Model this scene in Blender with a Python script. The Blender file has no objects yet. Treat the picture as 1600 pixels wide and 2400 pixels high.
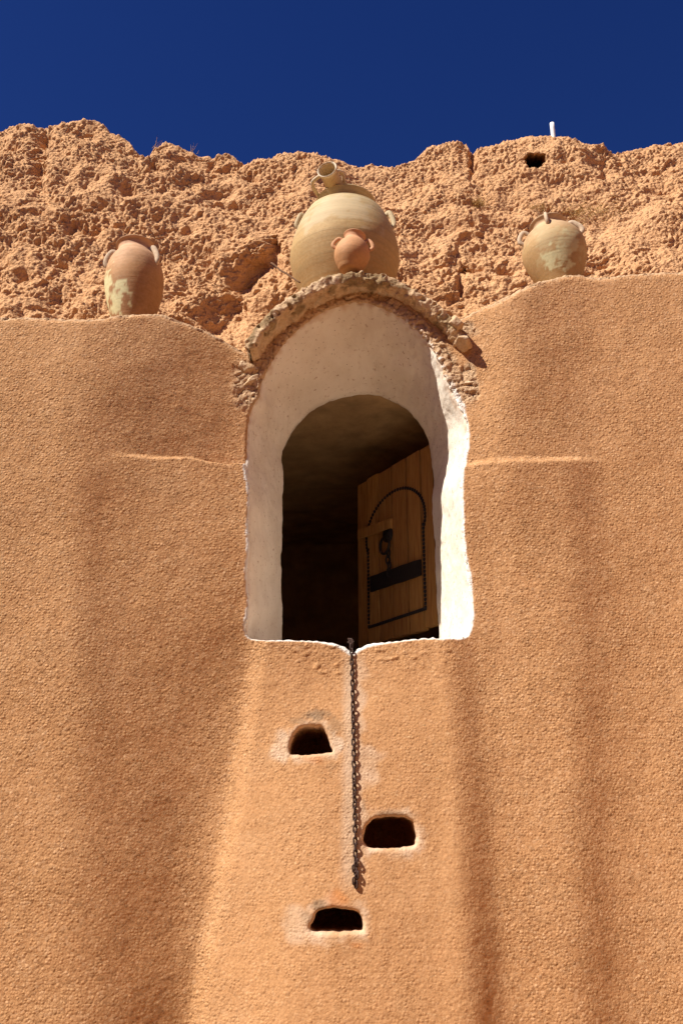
import bpy, math, random
import numpy as np
from mathutils import Vector, Matrix

random.seed(7)
scene = bpy.context.scene
COL = scene.collection
R = math.radians

# ------------------------------------------------------------------ camera
CAM = np.array([0.0, -3.8, 1.6])
PITCH = R(18.0)
FPX = 2200.0                     # focal length in pixels of the 1600 x 2400 photograph
cam_data = bpy.data.cameras.new("camera")
cam = bpy.data.objects.new("camera", cam_data)
COL.objects.link(cam)
cam.location = CAM
cam.rotation_euler = (R(90) + PITCH, 0, 0)
cam_data.sensor_fit = 'VERTICAL'
cam_data.sensor_height = 36.0
cam_data.lens = FPX / 2400.0 * 36.0
cam_data.clip_end = 5000.0
scene.camera = cam

# ------------------------------------------------------------------ light
SUN_TRAVEL = Vector((1.0, 0.54, -1.33)).normalized()
to_sun = -SUN_TRAVEL
sun_el = math.asin(to_sun.z)
sun_az = math.atan2(to_sun.x, to_sun.y)      # clockwise from +Y

world = bpy.data.worlds.new("World")
scene.world = world
world.use_nodes = True
nt = world.node_tree
bg = nt.nodes["Background"]
sky = nt.nodes.new("ShaderNodeTexSky")
sky.sky_type = 'NISHITA'
sky.sun_disc = False
sky.sun_elevation = sun_el
sky.sun_rotation = sun_az
sky.altitude = 1200
sky.air_density = 1.0
sky.dust_density = 0.1
sky.ozone_density = 4.0
hs = nt.nodes.new("ShaderNodeHueSaturation")
hs.inputs["Hue"].default_value = 0.525
hs.inputs["Saturation"].default_value = 1.28
hs.inputs["Value"].default_value = 0.72
nt.links.new(sky.outputs[0], hs.inputs["Color"])
nt.links.new(hs.outputs[0], bg.inputs["Color"])
bg.inputs["Strength"].default_value = 0.05

sun_data = bpy.data.lights.new("sun", 'SUN')
sun_data.energy = 4.6
sun_data.angle = R(0.5)
sun_data.color = (1.0, 0.94, 0.84)
sun = bpy.data.objects.new("sun", sun_data)
COL.objects.link(sun)
sun.rotation_euler = SUN_TRAVEL.to_track_quat('-Z', 'Y').to_euler()

scene.view_settings.view_transform = 'Standard'
scene.view_settings.look = 'None'
scene.view_settings.gamma = 1.0
scene.view_settings.exposure = 0.88
scene.view_settings.use_curve_mapping = False
scene.cycles.max_bounces = 10
scene.cycles.diffuse_bounces = 6
scene.cycles.use_adaptive_sampling = True
scene.cycles.adaptive_threshold = 0.01
scene.cycles.use_denoising = True

# ------------------------------------------------------------------ camera geometry helpers
SP, CP = math.sin(PITCH), math.cos(PITCH)

def ray(px, py):
    u, v = px - 800.0, 1200.0 - py
    return np.array([u, FPX * CP - v * SP, FPX * SP + v * CP])

def at(px, py, Y=0.0):
    """world point on the plane at depth Y seen at a photograph pixel"""
    d = ray(px, py)
    return CAM + d * ((Y - CAM[1]) / d[1])

def project(P):
    d = P - CAM
    depth = d[..., 1] * CP + d[..., 2] * SP
    v = -d[..., 1] * SP + d[..., 2] * CP
    return 800 + FPX * d[..., 0] / depth, 1200 - FPX * v / depth

def poly_at(pts, Y=0.0):
    return np.array([at(x, y, Y)[[0, 2]] for x, y in pts])

# ------------------------------------------------------------------ noise
def _h(ix, iy, iz, seed):
    n = (ix.astype(np.int64) * 374761393 + iy.astype(np.int64) * 668265263 +
         iz.astype(np.int64) * 2147483647 + seed * 974711) & 0xffffffff
    n = ((n ^ (n >> 13)) * 1274126177) & 0xffffffff
    n = ((n ^ (n >> 15)) * 2246822519) & 0xffffffff
    return (n ^ (n >> 16)) & 0xffffffff

def _grad(h, x, y, z):
    a = (h & 1023) * (2 * np.pi / 1024.0)
    b = ((h >> 10) & 1023) / 511.5 - 1.0
    s = np.sqrt(np.maximum(0, 1 - b * b))
    return np.cos(a) * s * x + np.sin(a) * s * y + b * z

def perlin(P, scale, seed=0):
    q = P * scale
    i = np.floor(q).astype(np.int64)
    f = q - i
    w = f * f * f * (f * (f * 6 - 15) + 10)
    out = 0
    for dx in (0, 1):
        wx = w[:, 0] if dx else 1 - w[:, 0]
        for dy in (0, 1):
            wy = w[:, 1] if dy else 1 - w[:, 1]
            for dz in (0, 1):
                wz = w[:, 2] if dz else 1 - w[:, 2]
                h = _h(i[:, 0] + dx, i[:, 1] + dy, i[:, 2] + dz, seed)
                out = out + wx * wy * wz * _grad(h, f[:, 0] - dx, f[:, 1] - dy, f[:, 2] - dz)
    return out * 1.5

def fbm(P, scale, octaves=4, seed=0, gain=0.5):
    o, a = 0, 1.0
    for k in range(octaves):
        o = o + a * perlin(P, scale * 2.03 ** k, seed + k * 17)
        a *= gain
    return o

def worley(P, scale, seed=0):
    """distance to the nearest feature point; P has 3 columns"""
    q = P * scale
    i = np.floor(q).astype(np.int64)
    best = np.full(len(P), 9.0)
    for dx in (-1, 0, 1):
        for dy in (-1, 0, 1):
            for dz in (-1, 0, 1):
                cx, cy, cz = i[:, 0] + dx, i[:, 1] + dy, i[:, 2] + dz
                h = _h(cx, cy, cz, seed)
                ax = cx + (h & 1023) / 1023.0 - q[:, 0]
                ay = cy + ((h >> 10) & 1023) / 1023.0 - q[:, 1]
                az = cz + ((h >> 20) & 1023) / 1023.0 - q[:, 2]
                best = np.minimum(best, ax * ax + ay * ay + az * az)
    return np.sqrt(best)

def worley2(P, scale, seed=0):
    """the same in the plane of the first two columns: nearest and second nearest"""
    q = P[:, :2] * scale
    i = np.floor(q).astype(np.int64)
    b1 = np.full(len(P), 9.0); b2 = np.full(len(P), 9.0)
    z0 = np.zeros(len(P), np.int64)
    for dx in (-1, 0, 1):
        for dy in (-1, 0, 1):
            cx, cy = i[:, 0] + dx, i[:, 1] + dy
            h = _h(cx, cy, z0, seed)
            ax = cx + (h & 2047) / 2047.0 - q[:, 0]
            ay = cy + ((h >> 11) & 2047) / 2047.0 - q[:, 1]
            d = np.sqrt(ax * ax + ay * ay)
            b2 = np.where(d < b1, b1, np.minimum(b2, d))
            b1 = np.minimum(b1, d)
    return b1, b2

def slabs(P, scale, seed=0):
    """broken-stone relief in the plane of the two columns: tilted facets with open joints"""
    q = P * scale
    i = np.floor(q).astype(np.int64)
    b1 = np.full(len(P), 9.0); b2 = np.full(len(P), 9.0); hh = np.zeros(len(P))
    z0 = np.zeros(len(P), np.int64)
    for dx in (-1, 0, 1):
        for dy in (-1, 0, 1):
            cx, cy = i[:, 0] + dx, i[:, 1] + dy
            h = _h(cx, cy, z0, seed)
            ax = q[:, 0] - cx - (h & 2047) / 2047.0
            ay = q[:, 1] - cy - ((h >> 11) & 2047) / 2047.0
            d = np.abs(ax) * 0.8 + np.abs(ay) * 0.8 + 0.35 * np.sqrt(ax * ax + ay * ay)
            h2 = _h(cx, cy, z0, seed + 9)
            f = ((h2 & 255) / 255.0 - .5) + ((((h2 >> 8) & 255) / 127.5 - 1) * ax + (((h2 >> 16) & 255) / 127.5 - 1) * ay) * 1.1
            hh = np.where(d < b1, f, hh)
            b2 = np.where(d < b1, b1, np.minimum(b2, d))
            b1 = np.minimum(b1, d)
    return hh, b2 - b1

def sstep(a, b, x):
    t = np.clip((x - a) / (b - a), 0, 1)
    return t * t * (3 - 2 * t)

def herm(xn, rows, x):
    """cubic interpolation through nodes xn; rows is a list of scalars or arrays like x"""
    xn = np.asarray(xn, float)
    n = len(xn)
    x = np.clip(x, xn[0], xn[-1])
    k = np.clip(np.searchsorted(xn, x, side='right') - 1, 0, n - 2)
    V = np.stack([np.broadcast_to(np.asarray(r, float), x.shape) for r in rows])
    d = np.diff(xn)
    sl = np.stack([(V[i + 1] - V[i]) / d[i] for i in range(n - 1)])
    T = np.empty_like(V)
    T[0], T[-1] = sl[0], sl[-1]
    for i in range(1, n - 1):
        a, b = sl[i - 1], sl[i]
        T[i] = np.where(a * b > 0, 2 * a * b / (a + b + 1e-12 * np.sign(a + b + 1e-30)), 0.0)
    ar = np.arange(V[0].size)
    shp = x.shape
    kf, xf = k.ravel(), x.ravel()
    Vf, Tf = V.reshape(n, -1), T.reshape(n, -1)
    h = d[kf]
    t = (xf - xn[kf]) / h
    y = ((2 * t ** 3 - 3 * t ** 2 + 1) * Vf[kf, ar] + (t ** 3 - 2 * t ** 2 + t) * h * Tf[kf, ar] +
         (-2 * t ** 3 + 3 * t ** 2) * Vf[kf + 1, ar] + (t ** 3 - t ** 2) * h * Tf[kf + 1, ar])
    return y.reshape(shp)

def catmull(pts, per=8, closed=False):
    pts = np.asarray(pts, float)
    n = len(pts)
    out = []
    rng = range(n if closed else n - 1)
    for i in rng:
        p1, p2 = pts[i], pts[(i + 1) % n]
        p0 = pts[i - 1] if (closed or i > 0) else 2 * p1 - p2
        p3 = pts[(i + 2) % n] if (closed or i + 2 < n) else 2 * p2 - p1
        for t in np.arange(per) / per:
            out.append(0.5 * ((2 * p1) + (-p0 + p2) * t + (2 * p0 - 5 * p1 + 4 * p2 - p3) * t * t +
                              (-p0 + 3 * p1 - 3 * p2 + p3) * t ** 3))
    if not closed:
        out.append(pts[-1])
    return np.array(out)

def resample(pts, n):
    d = np.r_[0, np.cumsum(np.linalg.norm(np.diff(pts, axis=0), axis=1))]
    t = np.linspace(0, d[-1], n)
    return np.stack([np.interp(t, d, pts[:, k]) for k in range(pts.shape[1])], 1)

def sdf(X, Z, poly):
    """signed distance to a closed polygon, positive outside"""
    best = np.full(X.shape, 1e9)
    inside = np.zeros(X.shape, bool)
    n = len(poly)
    for i in range(n):
        a, b = poly[i], poly[(i + 1) % n]
        e = b - a
        wx, wz = X - a[0], Z - a[1]
        t = np.clip((wx * e[0] + wz * e[1]) / (e @ e + 1e-18), 0, 1)
        dx, dz = wx - e[0] * t, wz - e[1] * t
        best = np.minimum(best, dx * dx + dz * dz)
        c = (a[1] <= Z) != (b[1] <= Z)
        if e[1] != 0:
            inside ^= c & (X < a[0] + (Z - a[1]) * e[0] / e[1])
    return np.sqrt(best) * np.where(inside, -1, 1)

# ------------------------------------------------------------------ objects
def link(o, parent=None):
    COL.objects.link(o)
    if parent is not None:
        o.parent = parent
    return o

def tag(o, label=None, cat=None, group=None, kind=None):
    if label: o["label"] = label
    if cat: o["category"] = cat
    if group: o["group"] = group
    if kind: o["kind"] = kind
    return o

def empty(name, loc, rot=(0, 0, 0)):
    o = bpy.data.objects.new(name, None)
    o.location = loc
    o.rotation_euler = rot
    o.empty_display_size = 0.1
    return link(o)

def build(name, V, F, mat, parent=None, smooth=True, attrs=None):
    """V: (n,3); F: (m,4) or (m,3) array or list of tuples"""
    me = bpy.data.meshes.new(name)
    V = np.asarray(V, np.float32)
    if isinstance(F, np.ndarray):
        k = F.shape[1]
        me.vertices.add(len(V)); me.vertices.foreach_set("co", V.ravel())
        me.loops.add(F.size); me.loops.foreach_set("vertex_index", F.astype(np.int32).ravel())
        me.polygons.add(len(F))
        me.polygons.foreach_set("loop_start", np.arange(0, F.size, k, dtype=np.int32))
        me.update(calc_edges=True)
        me.validate()
    else:
        me.from_pydata([tuple(map(float, v)) for v in V], [], [tuple(map(int, f)) for f in F])
        me.update()
    if attrs:
        for key, arr in attrs.items():
            if len(arr) == len(me.vertices):
                me.attributes.new(key, 'FLOAT', 'POINT').data.foreach_set("value", np.asarray(arr, np.float32))
    if smooth:
        me.polygons.foreach_set("use_smooth", np.ones(len(me.polygons), bool))
    me.materials.append(mat)
    return link(bpy.data.objects.new(name, me), parent)

def grid_faces(ny, nx, wrap=False):
    m = nx if wrap else nx - 1
    j, i = np.meshgrid(np.arange(ny - 1), np.arange(m), indexing='ij')
    a = j * nx + i
    b = j * nx + (i + 1) % nx
    return np.stack([a, b, b + nx, a + nx], -1).reshape(-1, 4)

def tube(path, rad, n=10, closed=False, flat=1.0):
    """swept tube: path (k,3), rad scalar or (k,)"""
    path = np.asarray(path, float)
    k = len(path)
    rad = np.broadcast_to(rad, (k,))
    T = np.gradient(path, axis=0)
    if closed:
        T = np.roll(path, -1, 0) - np.roll(path, 1, 0)
    T /= np.linalg.norm(T, axis=1)[:, None] + 1e-12
    up = np.array([0, 0, 1.0]) if abs(T[0][2]) < 0.9 else np.array([1.0, 0, 0])
    N = np.cross(T[0], up); N /= np.linalg.norm(N)
    V = []
    for i in range(k):
        N = N - T[i] * (N @ T[i]); N /= np.linalg.norm(N)
        B = np.cross(T[i], N)
        for a in np.linspace(0, 2 * np.pi, n, endpoint=False):
            V.append(path[i] + rad[i] * (np.cos(a) * N + flat * np.sin(a) * B))
    F = [tuple(f) for f in grid_faces(k, n, True)]
    if closed:
        for a in range(n):
            F.append(((k - 1) * n + a, (k - 1) * n + (a + 1) % n, (a + 1) % n, a))
    else:
        F.append(tuple(range(n - 1, -1, -1)))
        F.append(tuple((k - 1) * n + a for a in range(n)))
    return np.array(V), F

def box(sx, sy, sz, jit=0.0, rng=None):
    v = np.array([(x, y, z) for x in (-.5, .5) for y in (-.5, .5) for z in (-.5, .5)]) * (sx, sy, sz)
    if jit:
        v = v + rng.uniform(-jit, jit, v.shape)
    f = [(0, 1, 3, 2), (4, 6, 7, 5), (0, 4, 5, 1), (2, 3, 7, 6), (0, 2, 6, 4), (1, 5, 7, 3)]
    return v, f

# ------------------------------------------------------------------ materials
class Mat:
    def __init__(self, name, rough=0.9, spec=0.25):
        self.m = bpy.data.materials.new(name)
        self.m.use_nodes = True
        self.t = self.m.node_tree
        self.b = self.t.nodes["Principled BSDF"]
        self.b.inputs["Roughness"].default_value = rough
        self.b.inputs["Specular IOR Level"].default_value = spec
        self.tc = self.t.nodes.new("ShaderNodeTexCoord")
    def n(self, kind, **kw):
        o = self.t.nodes.new(kind)
        for k, v in kw.items():
            setattr(o, k, v)
        return o
    def l(self, a, b):
        self.t.links.new(a, b)
    def noise(self, scale, detail=4, rough=0.55, stretch=None, dist=0.0):
        o = self.n("ShaderNodeTexNoise")
        o.inputs["Scale"].default_value = scale
        o.inputs["Detail"].default_value = detail
        o.inputs["Roughness"].default_value = rough
        o.inputs["Distortion"].default_value = dist
        if stretch:
            mp = self.n("ShaderNodeMapping")
            mp.inputs["Scale"].default_value = stretch
            self.l(self.tc.outputs["Object"], mp.inputs["Vector"])
            self.l(mp.outputs[0], o.inputs["Vector"])
        else:
            self.l(self.tc.outputs["Object"], o.inputs["Vector"])
        return o.outputs["Fac"]
    def voronoi(self, scale, feature='F1'):
        o = self.n("ShaderNodeTexVoronoi", feature=feature)
        o.inputs["Scale"].default_value = scale
        self.l(self.tc.outputs["Object"], o.inputs["Vector"])
        return o.outputs["Distance"]
    def ramp(self, fac, stops):
        o = self.n("ShaderNodeValToRGB")
        e = o.color_ramp.elements
        while len(e) < len(stops):
            e.new(0.5)
        for el, (p, c) in zip(e, stops):
            el.position = p
            el.color = (*c, 1) if len(c) == 3 else c
        self.l(fac, o.inputs[0])
        return o.outputs[0]
    def mix(self, fac, a, b, mode='MIX'):
        o = self.n("ShaderNodeMix", data_type='RGBA', blend_type=mode)
        for s, v in ((o.inputs[0], fac), (o.inputs[6], a), (o.inputs[7], b)):
            if hasattr(v, "is_linked"):
                self.l(v, s)
            elif isinstance(v, (int, float)):
                s.default_value = v
            else:
                s.default_value = (*v, 1)
        return o.outputs[2]
    def math(self, op, a, b=0.0, clamp=False):
        o = self.n("ShaderNodeMath", operation=op, use_clamp=clamp)
        for s, v in ((o.inputs[0], a), (o.inputs[1], b)):
            if hasattr(v, "is_linked"):
                self.l(v, s)
            else:
                s.default_value = v
        return o.outputs[0]
    def attr(self, name):
        o = self.n("ShaderNodeAttribute", attribute_name=name)
        return o.outputs["Fac"]
    def color(self, c):
        if hasattr(c, "is_linked"):
            self.l(c, self.b.inputs["Base Color"])
        else:
            self.b.inputs["Base Color"].default_value = (*c, 1)
        return self
    def bump(self, h, strength=0.5, dist=0.01, chain=None):
        o = self.n("ShaderNodeBump")
        o.inputs["Strength"].default_value = strength
        o.inputs["Distance"].default_value = dist
        self.l(h, o.inputs["Height"])
        if chain:
            self.l(chain, o.inputs["Normal"])
        self.l(o.outputs[0], self.b.inputs["Normal"])
        return o.outputs[0]

def clay_material():
    k = Mat("earth_plaster", 0.95, 0.1)
    big = k.noise(2.3, 5, 0.6)
    mid = k.noise(11, 4, 0.6)
    fine = k.noise(105, 3, 0.7)
    c = k.ramp(big, [(0.3, (0.455, 0.245, 0.112)), (0.5, (0.505, 0.276, 0.130)), (0.7, (0.545, 0.305, 0.150))])
    c = k.mix(k.ramp(mid, [(0.35, (0, 0, 0)), (0.7, (1, 1, 1))]), c, (0.55, 0.302, 0.148))
    c = k.mix(0.55, c, k.ramp(fine, [(0.30, (0.27, 0.125, 0.05)), (0.46, (0.50, 0.265, 0.12)), (0.60, (0.54, 0.295, 0.14)), (0.75, (0.66, 0.41, 0.23))]))
    streak = k.noise(7.0, 5, 0.6, stretch=(1.6, 1.0, 0.16))
    c = k.mix(k.math('MULTIPLY', k.ramp(streak, [(0.48, (0, 0, 0)), (0.70, (1, 1, 1))]), 0.30), c, (0.40, 0.205, 0.095))
    blot = k.noise(4.2, 6, 0.7)
    c = k.mix(k.math('MULTIPLY', k.ramp(blot, [(0.50, (0, 0, 0)), (0.68, (1, 1, 1))]), 0.30), c, (0.60, 0.37, 0.20))
    pk = k.ramp(k.voronoi(17), [(0.035, (1, 1, 1)), (0.06, (0, 0, 0))])
    c = k.mix(k.mix(0.8, (0, 0, 0), pk), c, (0.10, 0.045, 0.02))
    straw = k.ramp(k.noise(60, 2, 0.5, stretch=(0.35, 1.0, 1.9)), [(0.70, (0, 0, 0)), (0.74, (1, 1, 1))])
    c = k.mix(k.mix(0.45, (0, 0, 0), straw), c, (0.66, 0.47, 0.27))
    # pale grey lime washed over the surface, white lime, bare stone, soot: each with its own shape
    rgh_ = k.math('SUBTRACT', 1.0, k.math('MULTIPLY', k.attr("finish"), 0.5))
    vg = k.n("ShaderNodeTexVoronoi", feature='F1')
    vg.inputs["Scale"].default_value = 98
    k.l(k.tc.outputs["Object"], vg.inputs["Vector"])
    gc = k.n("ShaderNodeSeparateColor"); k.l(vg.outputs["Color"], gc.inputs[0])
    c = k.mix(k.math('MULTIPLY', k.ramp(gc.outputs[0], [(0.80, (0, 0, 0)), (0.90, (1, 1, 1))]), k.math('MULTIPLY', rgh_, 0.42)), c, (0.215, 0.10, 0.042))
    c = k.mix(k.math('MULTIPLY', k.ramp(gc.outputs[1], [(0.80, (0, 0, 0)), (0.92, (1, 1, 1))]), k.math('MULTIPLY', rgh_, 0.30)), c, (0.72, 0.47, 0.28))
    grain = vg.outputs["Distance"]
    c = k.mix(k.attr("pale"), c, k.ramp(mid, [(0.3, (0.58, 0.40, 0.26)), (0.7, (0.66, 0.50, 0.37))]))
    c = k.mix(k.attr("bare"), c, k.ramp(fine, [(0.3, (0.42, 0.25, 0.13)), (0.55, (0.56, 0.37, 0.22)), (0.8, (0.68, 0.50, 0.34))]))
    c = k.mix(k.attr("rust"), c, (0.50, 0.19, 0.055))
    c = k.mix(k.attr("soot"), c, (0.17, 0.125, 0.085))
    c = k.mix(k.attr("lime"), c, (0.80, 0.76, 0.70))
    k.color(c)
    g1 = k.noise(135, 4, 0.78)
    g2 = k.noise(330, 2, 0.5)
    amt = k.ramp(k.noise(3.2, 3, 0.5), [(0.32, (0.45, 0.45, 0.45)), (0.68, (1, 1, 1))])
    amt = k.math('MULTIPLY', amt, k.ramp(k.noise(13, 3, 0.6), [(0.3, (0.55, 0.55, 0.55)), (0.7, (1, 1, 1))]))
    h = k.math('ADD', k.math('MULTIPLY', g1, 0.7), k.math('MULTIPLY', g2, 0.2))
    h = k.math('ADD', h, k.math('MULTIPLY', k.math('MULTIPLY', k.math('SUBTRACT', 0.75, grain), gc.outputs[2]), 1.1))
    h = k.math('MULTIPLY', h, k.math('MULTIPLY', amt, rgh_))
    trowel = k.noise(15, 4, 0.55, stretch=(0.9, 1.0, 1.2), dist=0.3)
    h = k.math('ADD', h, k.math('MULTIPLY', trowel, 0.16))
    k.bump(h, 1.0, 0.0092)
    return k.m

def cliff_material():
    k = Mat("crumbly_earth", 0.97, 0.05)
    big = k.noise(1.7, 5, 0.6)
    mid = k.noise(14, 5, 0.65)
    fine = k.noise(90, 3, 0.6)
    c = k.ramp(big, [(0.3, (0.50, 0.26, 0.12)), (0.55, (0.57, 0.31, 0.15)), (0.75, (0.61, 0.36, 0.19))])
    c = k.mix(k.ramp(mid, [(0.3, (0, 0, 0)), (0.75, (1, 1, 1))]), c, (0.62, 0.375, 0.205))
    c = k.mix(0.4, c, k.ramp(fine, [(0.28, (0.31, 0.15, 0.07)), (0.55, (0.57, 0.31, 0.15)), (0.78, (0.70, 0.47, 0.29))]))
    k.color(c)
    v = k.voronoi(70)
    h = k.math('ADD', k.noise(60, 5, 0.65), k.math('MULTIPLY', v, 0.6))
    k.bump(h, 0.9, 0.012)
    return k.m

def lime_material():
    k = Mat("whitewash", 0.85, 0.2)
    a = k.noise(6, 5, 0.6)
    spots = k.voronoi(34)
    c = k.ramp(a, [(0.3, (0.66, 0.575, 0.475)), (0.6, (0.77, 0.695, 0.595))])
    sp = k.noise(52, 4, 0.7)
    c = k.mix(k.ramp(sp, [(0.60, (0, 0, 0)), (0.68, (1, 1, 1))]), c, (0.44, 0.31, 0.22))
    dots = k.ramp(spots, [(0.07, (1, 1, 1)), (0.10, (0, 0, 0))])
    c = k.mix(k.mix(0.75, (0, 0, 0), dots), c, (0.12, 0.06, 0.03))
    c = k.mix(k.attr("wear"), c, (0.56, 0.40, 0.28))
    k.color(c)
    h = k.math('ADD', k.noise(28, 4, 0.6), k.math('MULTIPLY', k.noise(120, 2), 0.25))
    k.bump(h, 0.5, 0.008)
    return k.m

def simple(name, col, rough=0.8, spec=0.3, var=0.25, scale=30, bump=0.3, bdist=0.004):
    k = Mat(name, rough, spec)
    n = k.noise(scale, 4, 0.6)
    lo = tuple(x * (1 - var) for x in col)
    hi = tuple(min(1, x * (1 + var)) for x in col)
    k.color(k.ramp(n, [(0.3, lo), (0.7, hi)]))
    k.bump(k.noise(scale * 3, 3), bump, bdist)
    return k.m

def hood_material():
    k = Mat("hood_stone", 0.95, 0.1)
    mid = k.noise(16, 5, 0.65)
    fine = k.noise(100, 3, 0.6)
    c = k.ramp(mid, [(0.3, (0.46, 0.28, 0.14)), (0.5, (0.60, 0.41, 0.25)), (0.7, (0.68, 0.53, 0.38))])
    c = k.mix(0.4, c, k.ramp(fine, [(0.3, (0.34, 0.2, 0.1)), (0.7, (0.66, 0.48, 0.3))]))
    # patches of old lichen
    c = k.mix(k.attr("stain"), c, k.ramp(mid, [(0.35, (0.10, 0.065, 0.03)), (0.6, (0.24, 0.15, 0.06))]))
    k.color(c)
    h = k.math('ADD', k.noise(70, 4, 0.65), k.math('MULTIPLY', k.voronoi(45), 0.6))
    k.bump(h, 0.9, 0.008)
    return k.m

def wood_material():
    k = Mat("old_palm_wood", 0.75, 0.3)
    g = k.noise(14, 6, 0.65, stretch=(5.0, 5.0, 0.35), dist=0.6)
    f = k.noise(60, 3, 0.6, stretch=(4.0, 4.0, 0.2))
    c = k.ramp(g, [(0.3, (0.28, 0.11, 0.022)), (0.5, (0.62, 0.32, 0.075)), (0.7, (0.76, 0.47, 0.13))])
    c = k.mix(0.4, c, k.ramp(f, [(0.35, (0.16, 0.07, 0.02)), (0.65, (0.5, 0.26, 0.08))]))
    oi = k.n("ShaderNodeObjectInfo")
    c = k.mix(k.math('MULTIPLY', oi.outputs["Random"], 0.5), c, (0.20, 0.07, 0.02))
    k.color(c)
    k.bump(f, 0.4, 0.004)
    return k.m

def jar_material(name, top, body, low, glaze, ring=0.5, dark=(0.2, 0.1, 0.04)):
    k = Mat(name, 0.72, 0.3)
    n = k.noise(9, 5, 0.65)
    fine = k.noise(70, 3, 0.6)
    rings = k.noise(5.0, 4, 0.7, stretch=(0.35, 0.35, 14.0))
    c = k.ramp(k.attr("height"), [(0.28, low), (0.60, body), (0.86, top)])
    c = k.mix(k.math('MULTIPLY', k.ramp(rings, [(0.42, (0, 0, 0)), (0.62, (1, 1, 1))]), ring), c,
              tuple(x * 0.72 for x in body))
    c = k.mix(k.math('MULTIPLY', k.ramp(n, [(0.5, (0, 0, 0)), (0.68, (1, 1, 1))]), 0.5), c, dark)
    c = k.mix(0.22, c, k.ramp(fine, [(0.3, tuple(x * 0.6 for x in body)), (0.7, top)]))
    c = k.mix(k.attr("glaze"), c, k.mix(k.ramp(fine, [(0.3, (0, 0, 0)), (0.8, (1, 1, 1))]), glaze,
                                        tuple(x * 0.8 for x in glaze)))
    k.color(c)
    k.bump(k.math('ADD', k.math('MULTIPLY', rings, 0.8), k.math('MULTIPLY', fine, 0.35)), 0.35, 0.006)
    return k.m

M_CLAY = clay_material()
M_CLIFF = cliff_material()
M_LIME = lime_material()
M_HOOD = hood_material()
M_WOOD = wood_material()
M_IRON = simple("rusty_iron", (0.045, 0.020, 0.014), 0.75, 0.4, 0.4, 160, 0.5, 0.001)
M_BLACK = simple("black_iron", (0.018, 0.013, 0.011), 0.7, 0.35, 0.4, 90, 0.4, 0.001)
M_ROOM = simple("smoked_plaster", (0.47, 0.31, 0.155), 0.95, 0.1, 0.25, 7, 0.6, 0.01)
M_SAND = simple("sandy_ground", (0.36, 0.225, 0.125), 0.97, 0.05, 0.15, 2.0, 0.5, 0.02)
M_STONE = simple("rubble_stone", (0.56, 0.38, 0.24), 0.95, 0.1, 0.25, 40, 0.8, 0.006)
M_HANDLE = simple("limed_handle_clay", (0.50, 0.37, 0.255), 0.85, 0.2, 0.22, 55, 0.4, 0.003)
M_PIPE = simple("white_paint", (0.80, 0.79, 0.76), 0.5, 0.4, 0.05, 30, 0.1, 0.001)
M_TWIG = simple("dry_twig_bark", (0.12, 0.06, 0.03), 0.9, 0.2, 0.3, 80, 0.4, 0.002)
M_STRAW = simple("dry_straw", (0.52, 0.34, 0.13), 0.85, 0.2, 0.3, 40, 0.1, 0.001)

# ------------------------------------------------------------------ ground
gv, gf = [], []
nG = 40
s = np.linspace(-1, 1, nG)
s = np.sign(s) * np.abs(s) ** 3 * 1500
gx, gy = np.meshgrid(s, s)
gz = 0.02 * np.sin(gx * 1.7) * np.cos(gy * 1.3)
ground = build("ground", np.stack([gx, gy, gz], -1).reshape(-1, 3), grid_faces(nG, nG), M_SAND)
tag(ground, "sandy courtyard floor in front of the house", "ground", kind="structure")

# ------------------------------------------------------------------ unseen far side of the sunken courtyard, added behind the viewer to cut sky fill
na, nz_ = 160, 24
ang = np.linspace(R(-200), R(20), na)
cw = []
for q in range(nz_):
    t = q / (nz_ - 1)
    for a in ang:
        rr = 6.0 + 0.9 * t
        cw.append((rr * 1.05 * math.cos(a), -2.6 + rr * math.sin(a), -0.1 + 5.9 * t))
cw = np.array(cw)
cw[:, :2] += np.stack([0.25 * fbm(cw, 0.7, 4, 301), 0.25 * fbm(cw, 0.7, 4, 302)], 1)
cw[-na:, 2] += 0.35 * fbm(cw[-na:], 0.6, 3, 303)
top_back = cw[-na:].copy(); top_back[:, 0] *= 2.2; top_back[:, 1] = -2.6 + (top_back[:, 1] + 2.6) * 2.2
court = build("unseen_court_wall", np.vstack([cw, top_back]), grid_faces(nz_ + 1, na), M_CLIFF)
tag(court, "unseen rough earth wall added round the far side of the sunken courtyard to cut sky fill", "wall", kind="structure")

# ------------------------------------------------------------------ house front: outline curves
OPEN_PX = [(576, 1486), (583, 1420), (578, 1345), (583, 1290), (581, 1230), (584, 1170), (579, 1120), (574, 1090),
           (578, 1030), (582, 985), (590, 955), (606, 925), (612, 892), (626, 862), (648, 826), (676, 790),
           (712, 756), (755, 728), (800, 711), (836, 705), (878, 713), (925, 733), (968, 764), (1003, 800),
           (1030, 842), (1046, 885), (1060, 918), (1076, 948), (1090, 978), (1095, 1015), (1090, 1065), (1083, 1100),
           (1081, 1160), (1084, 1220), (1087, 1275), (1094, 1330), (1103, 1390), (1104, 1440), (1094, 1488),
           (1050, 1494), (990, 1496), (920, 1503), (870, 1509), (842, 1518), (826, 1529), (808, 1518), (785, 1508),
           (740, 1502), (680, 1500), (620, 1499)]
TREAD_PX = [
    [(678, 1763), (682, 1738), (692, 1716), (708, 1704), (728, 1701), (748, 1702), (761, 1710), (769, 1733), (777, 1757),
     (771, 1764), (730, 1768), (692, 1769)],
    [(852, 1972), (855, 1946), (866, 1926), (886, 1916), (918, 1914), (948, 1916), (966, 1926), (974, 1946), (976, 1972),
     (968, 1983), (920, 1989), (868, 1987)],
    [(730, 2182), (735, 2154), (748, 2136), (772, 2130), (802, 2131), (832, 2135), (847, 2149), (852, 2180), (842, 2184),
     (790, 2186)],
]
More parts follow.
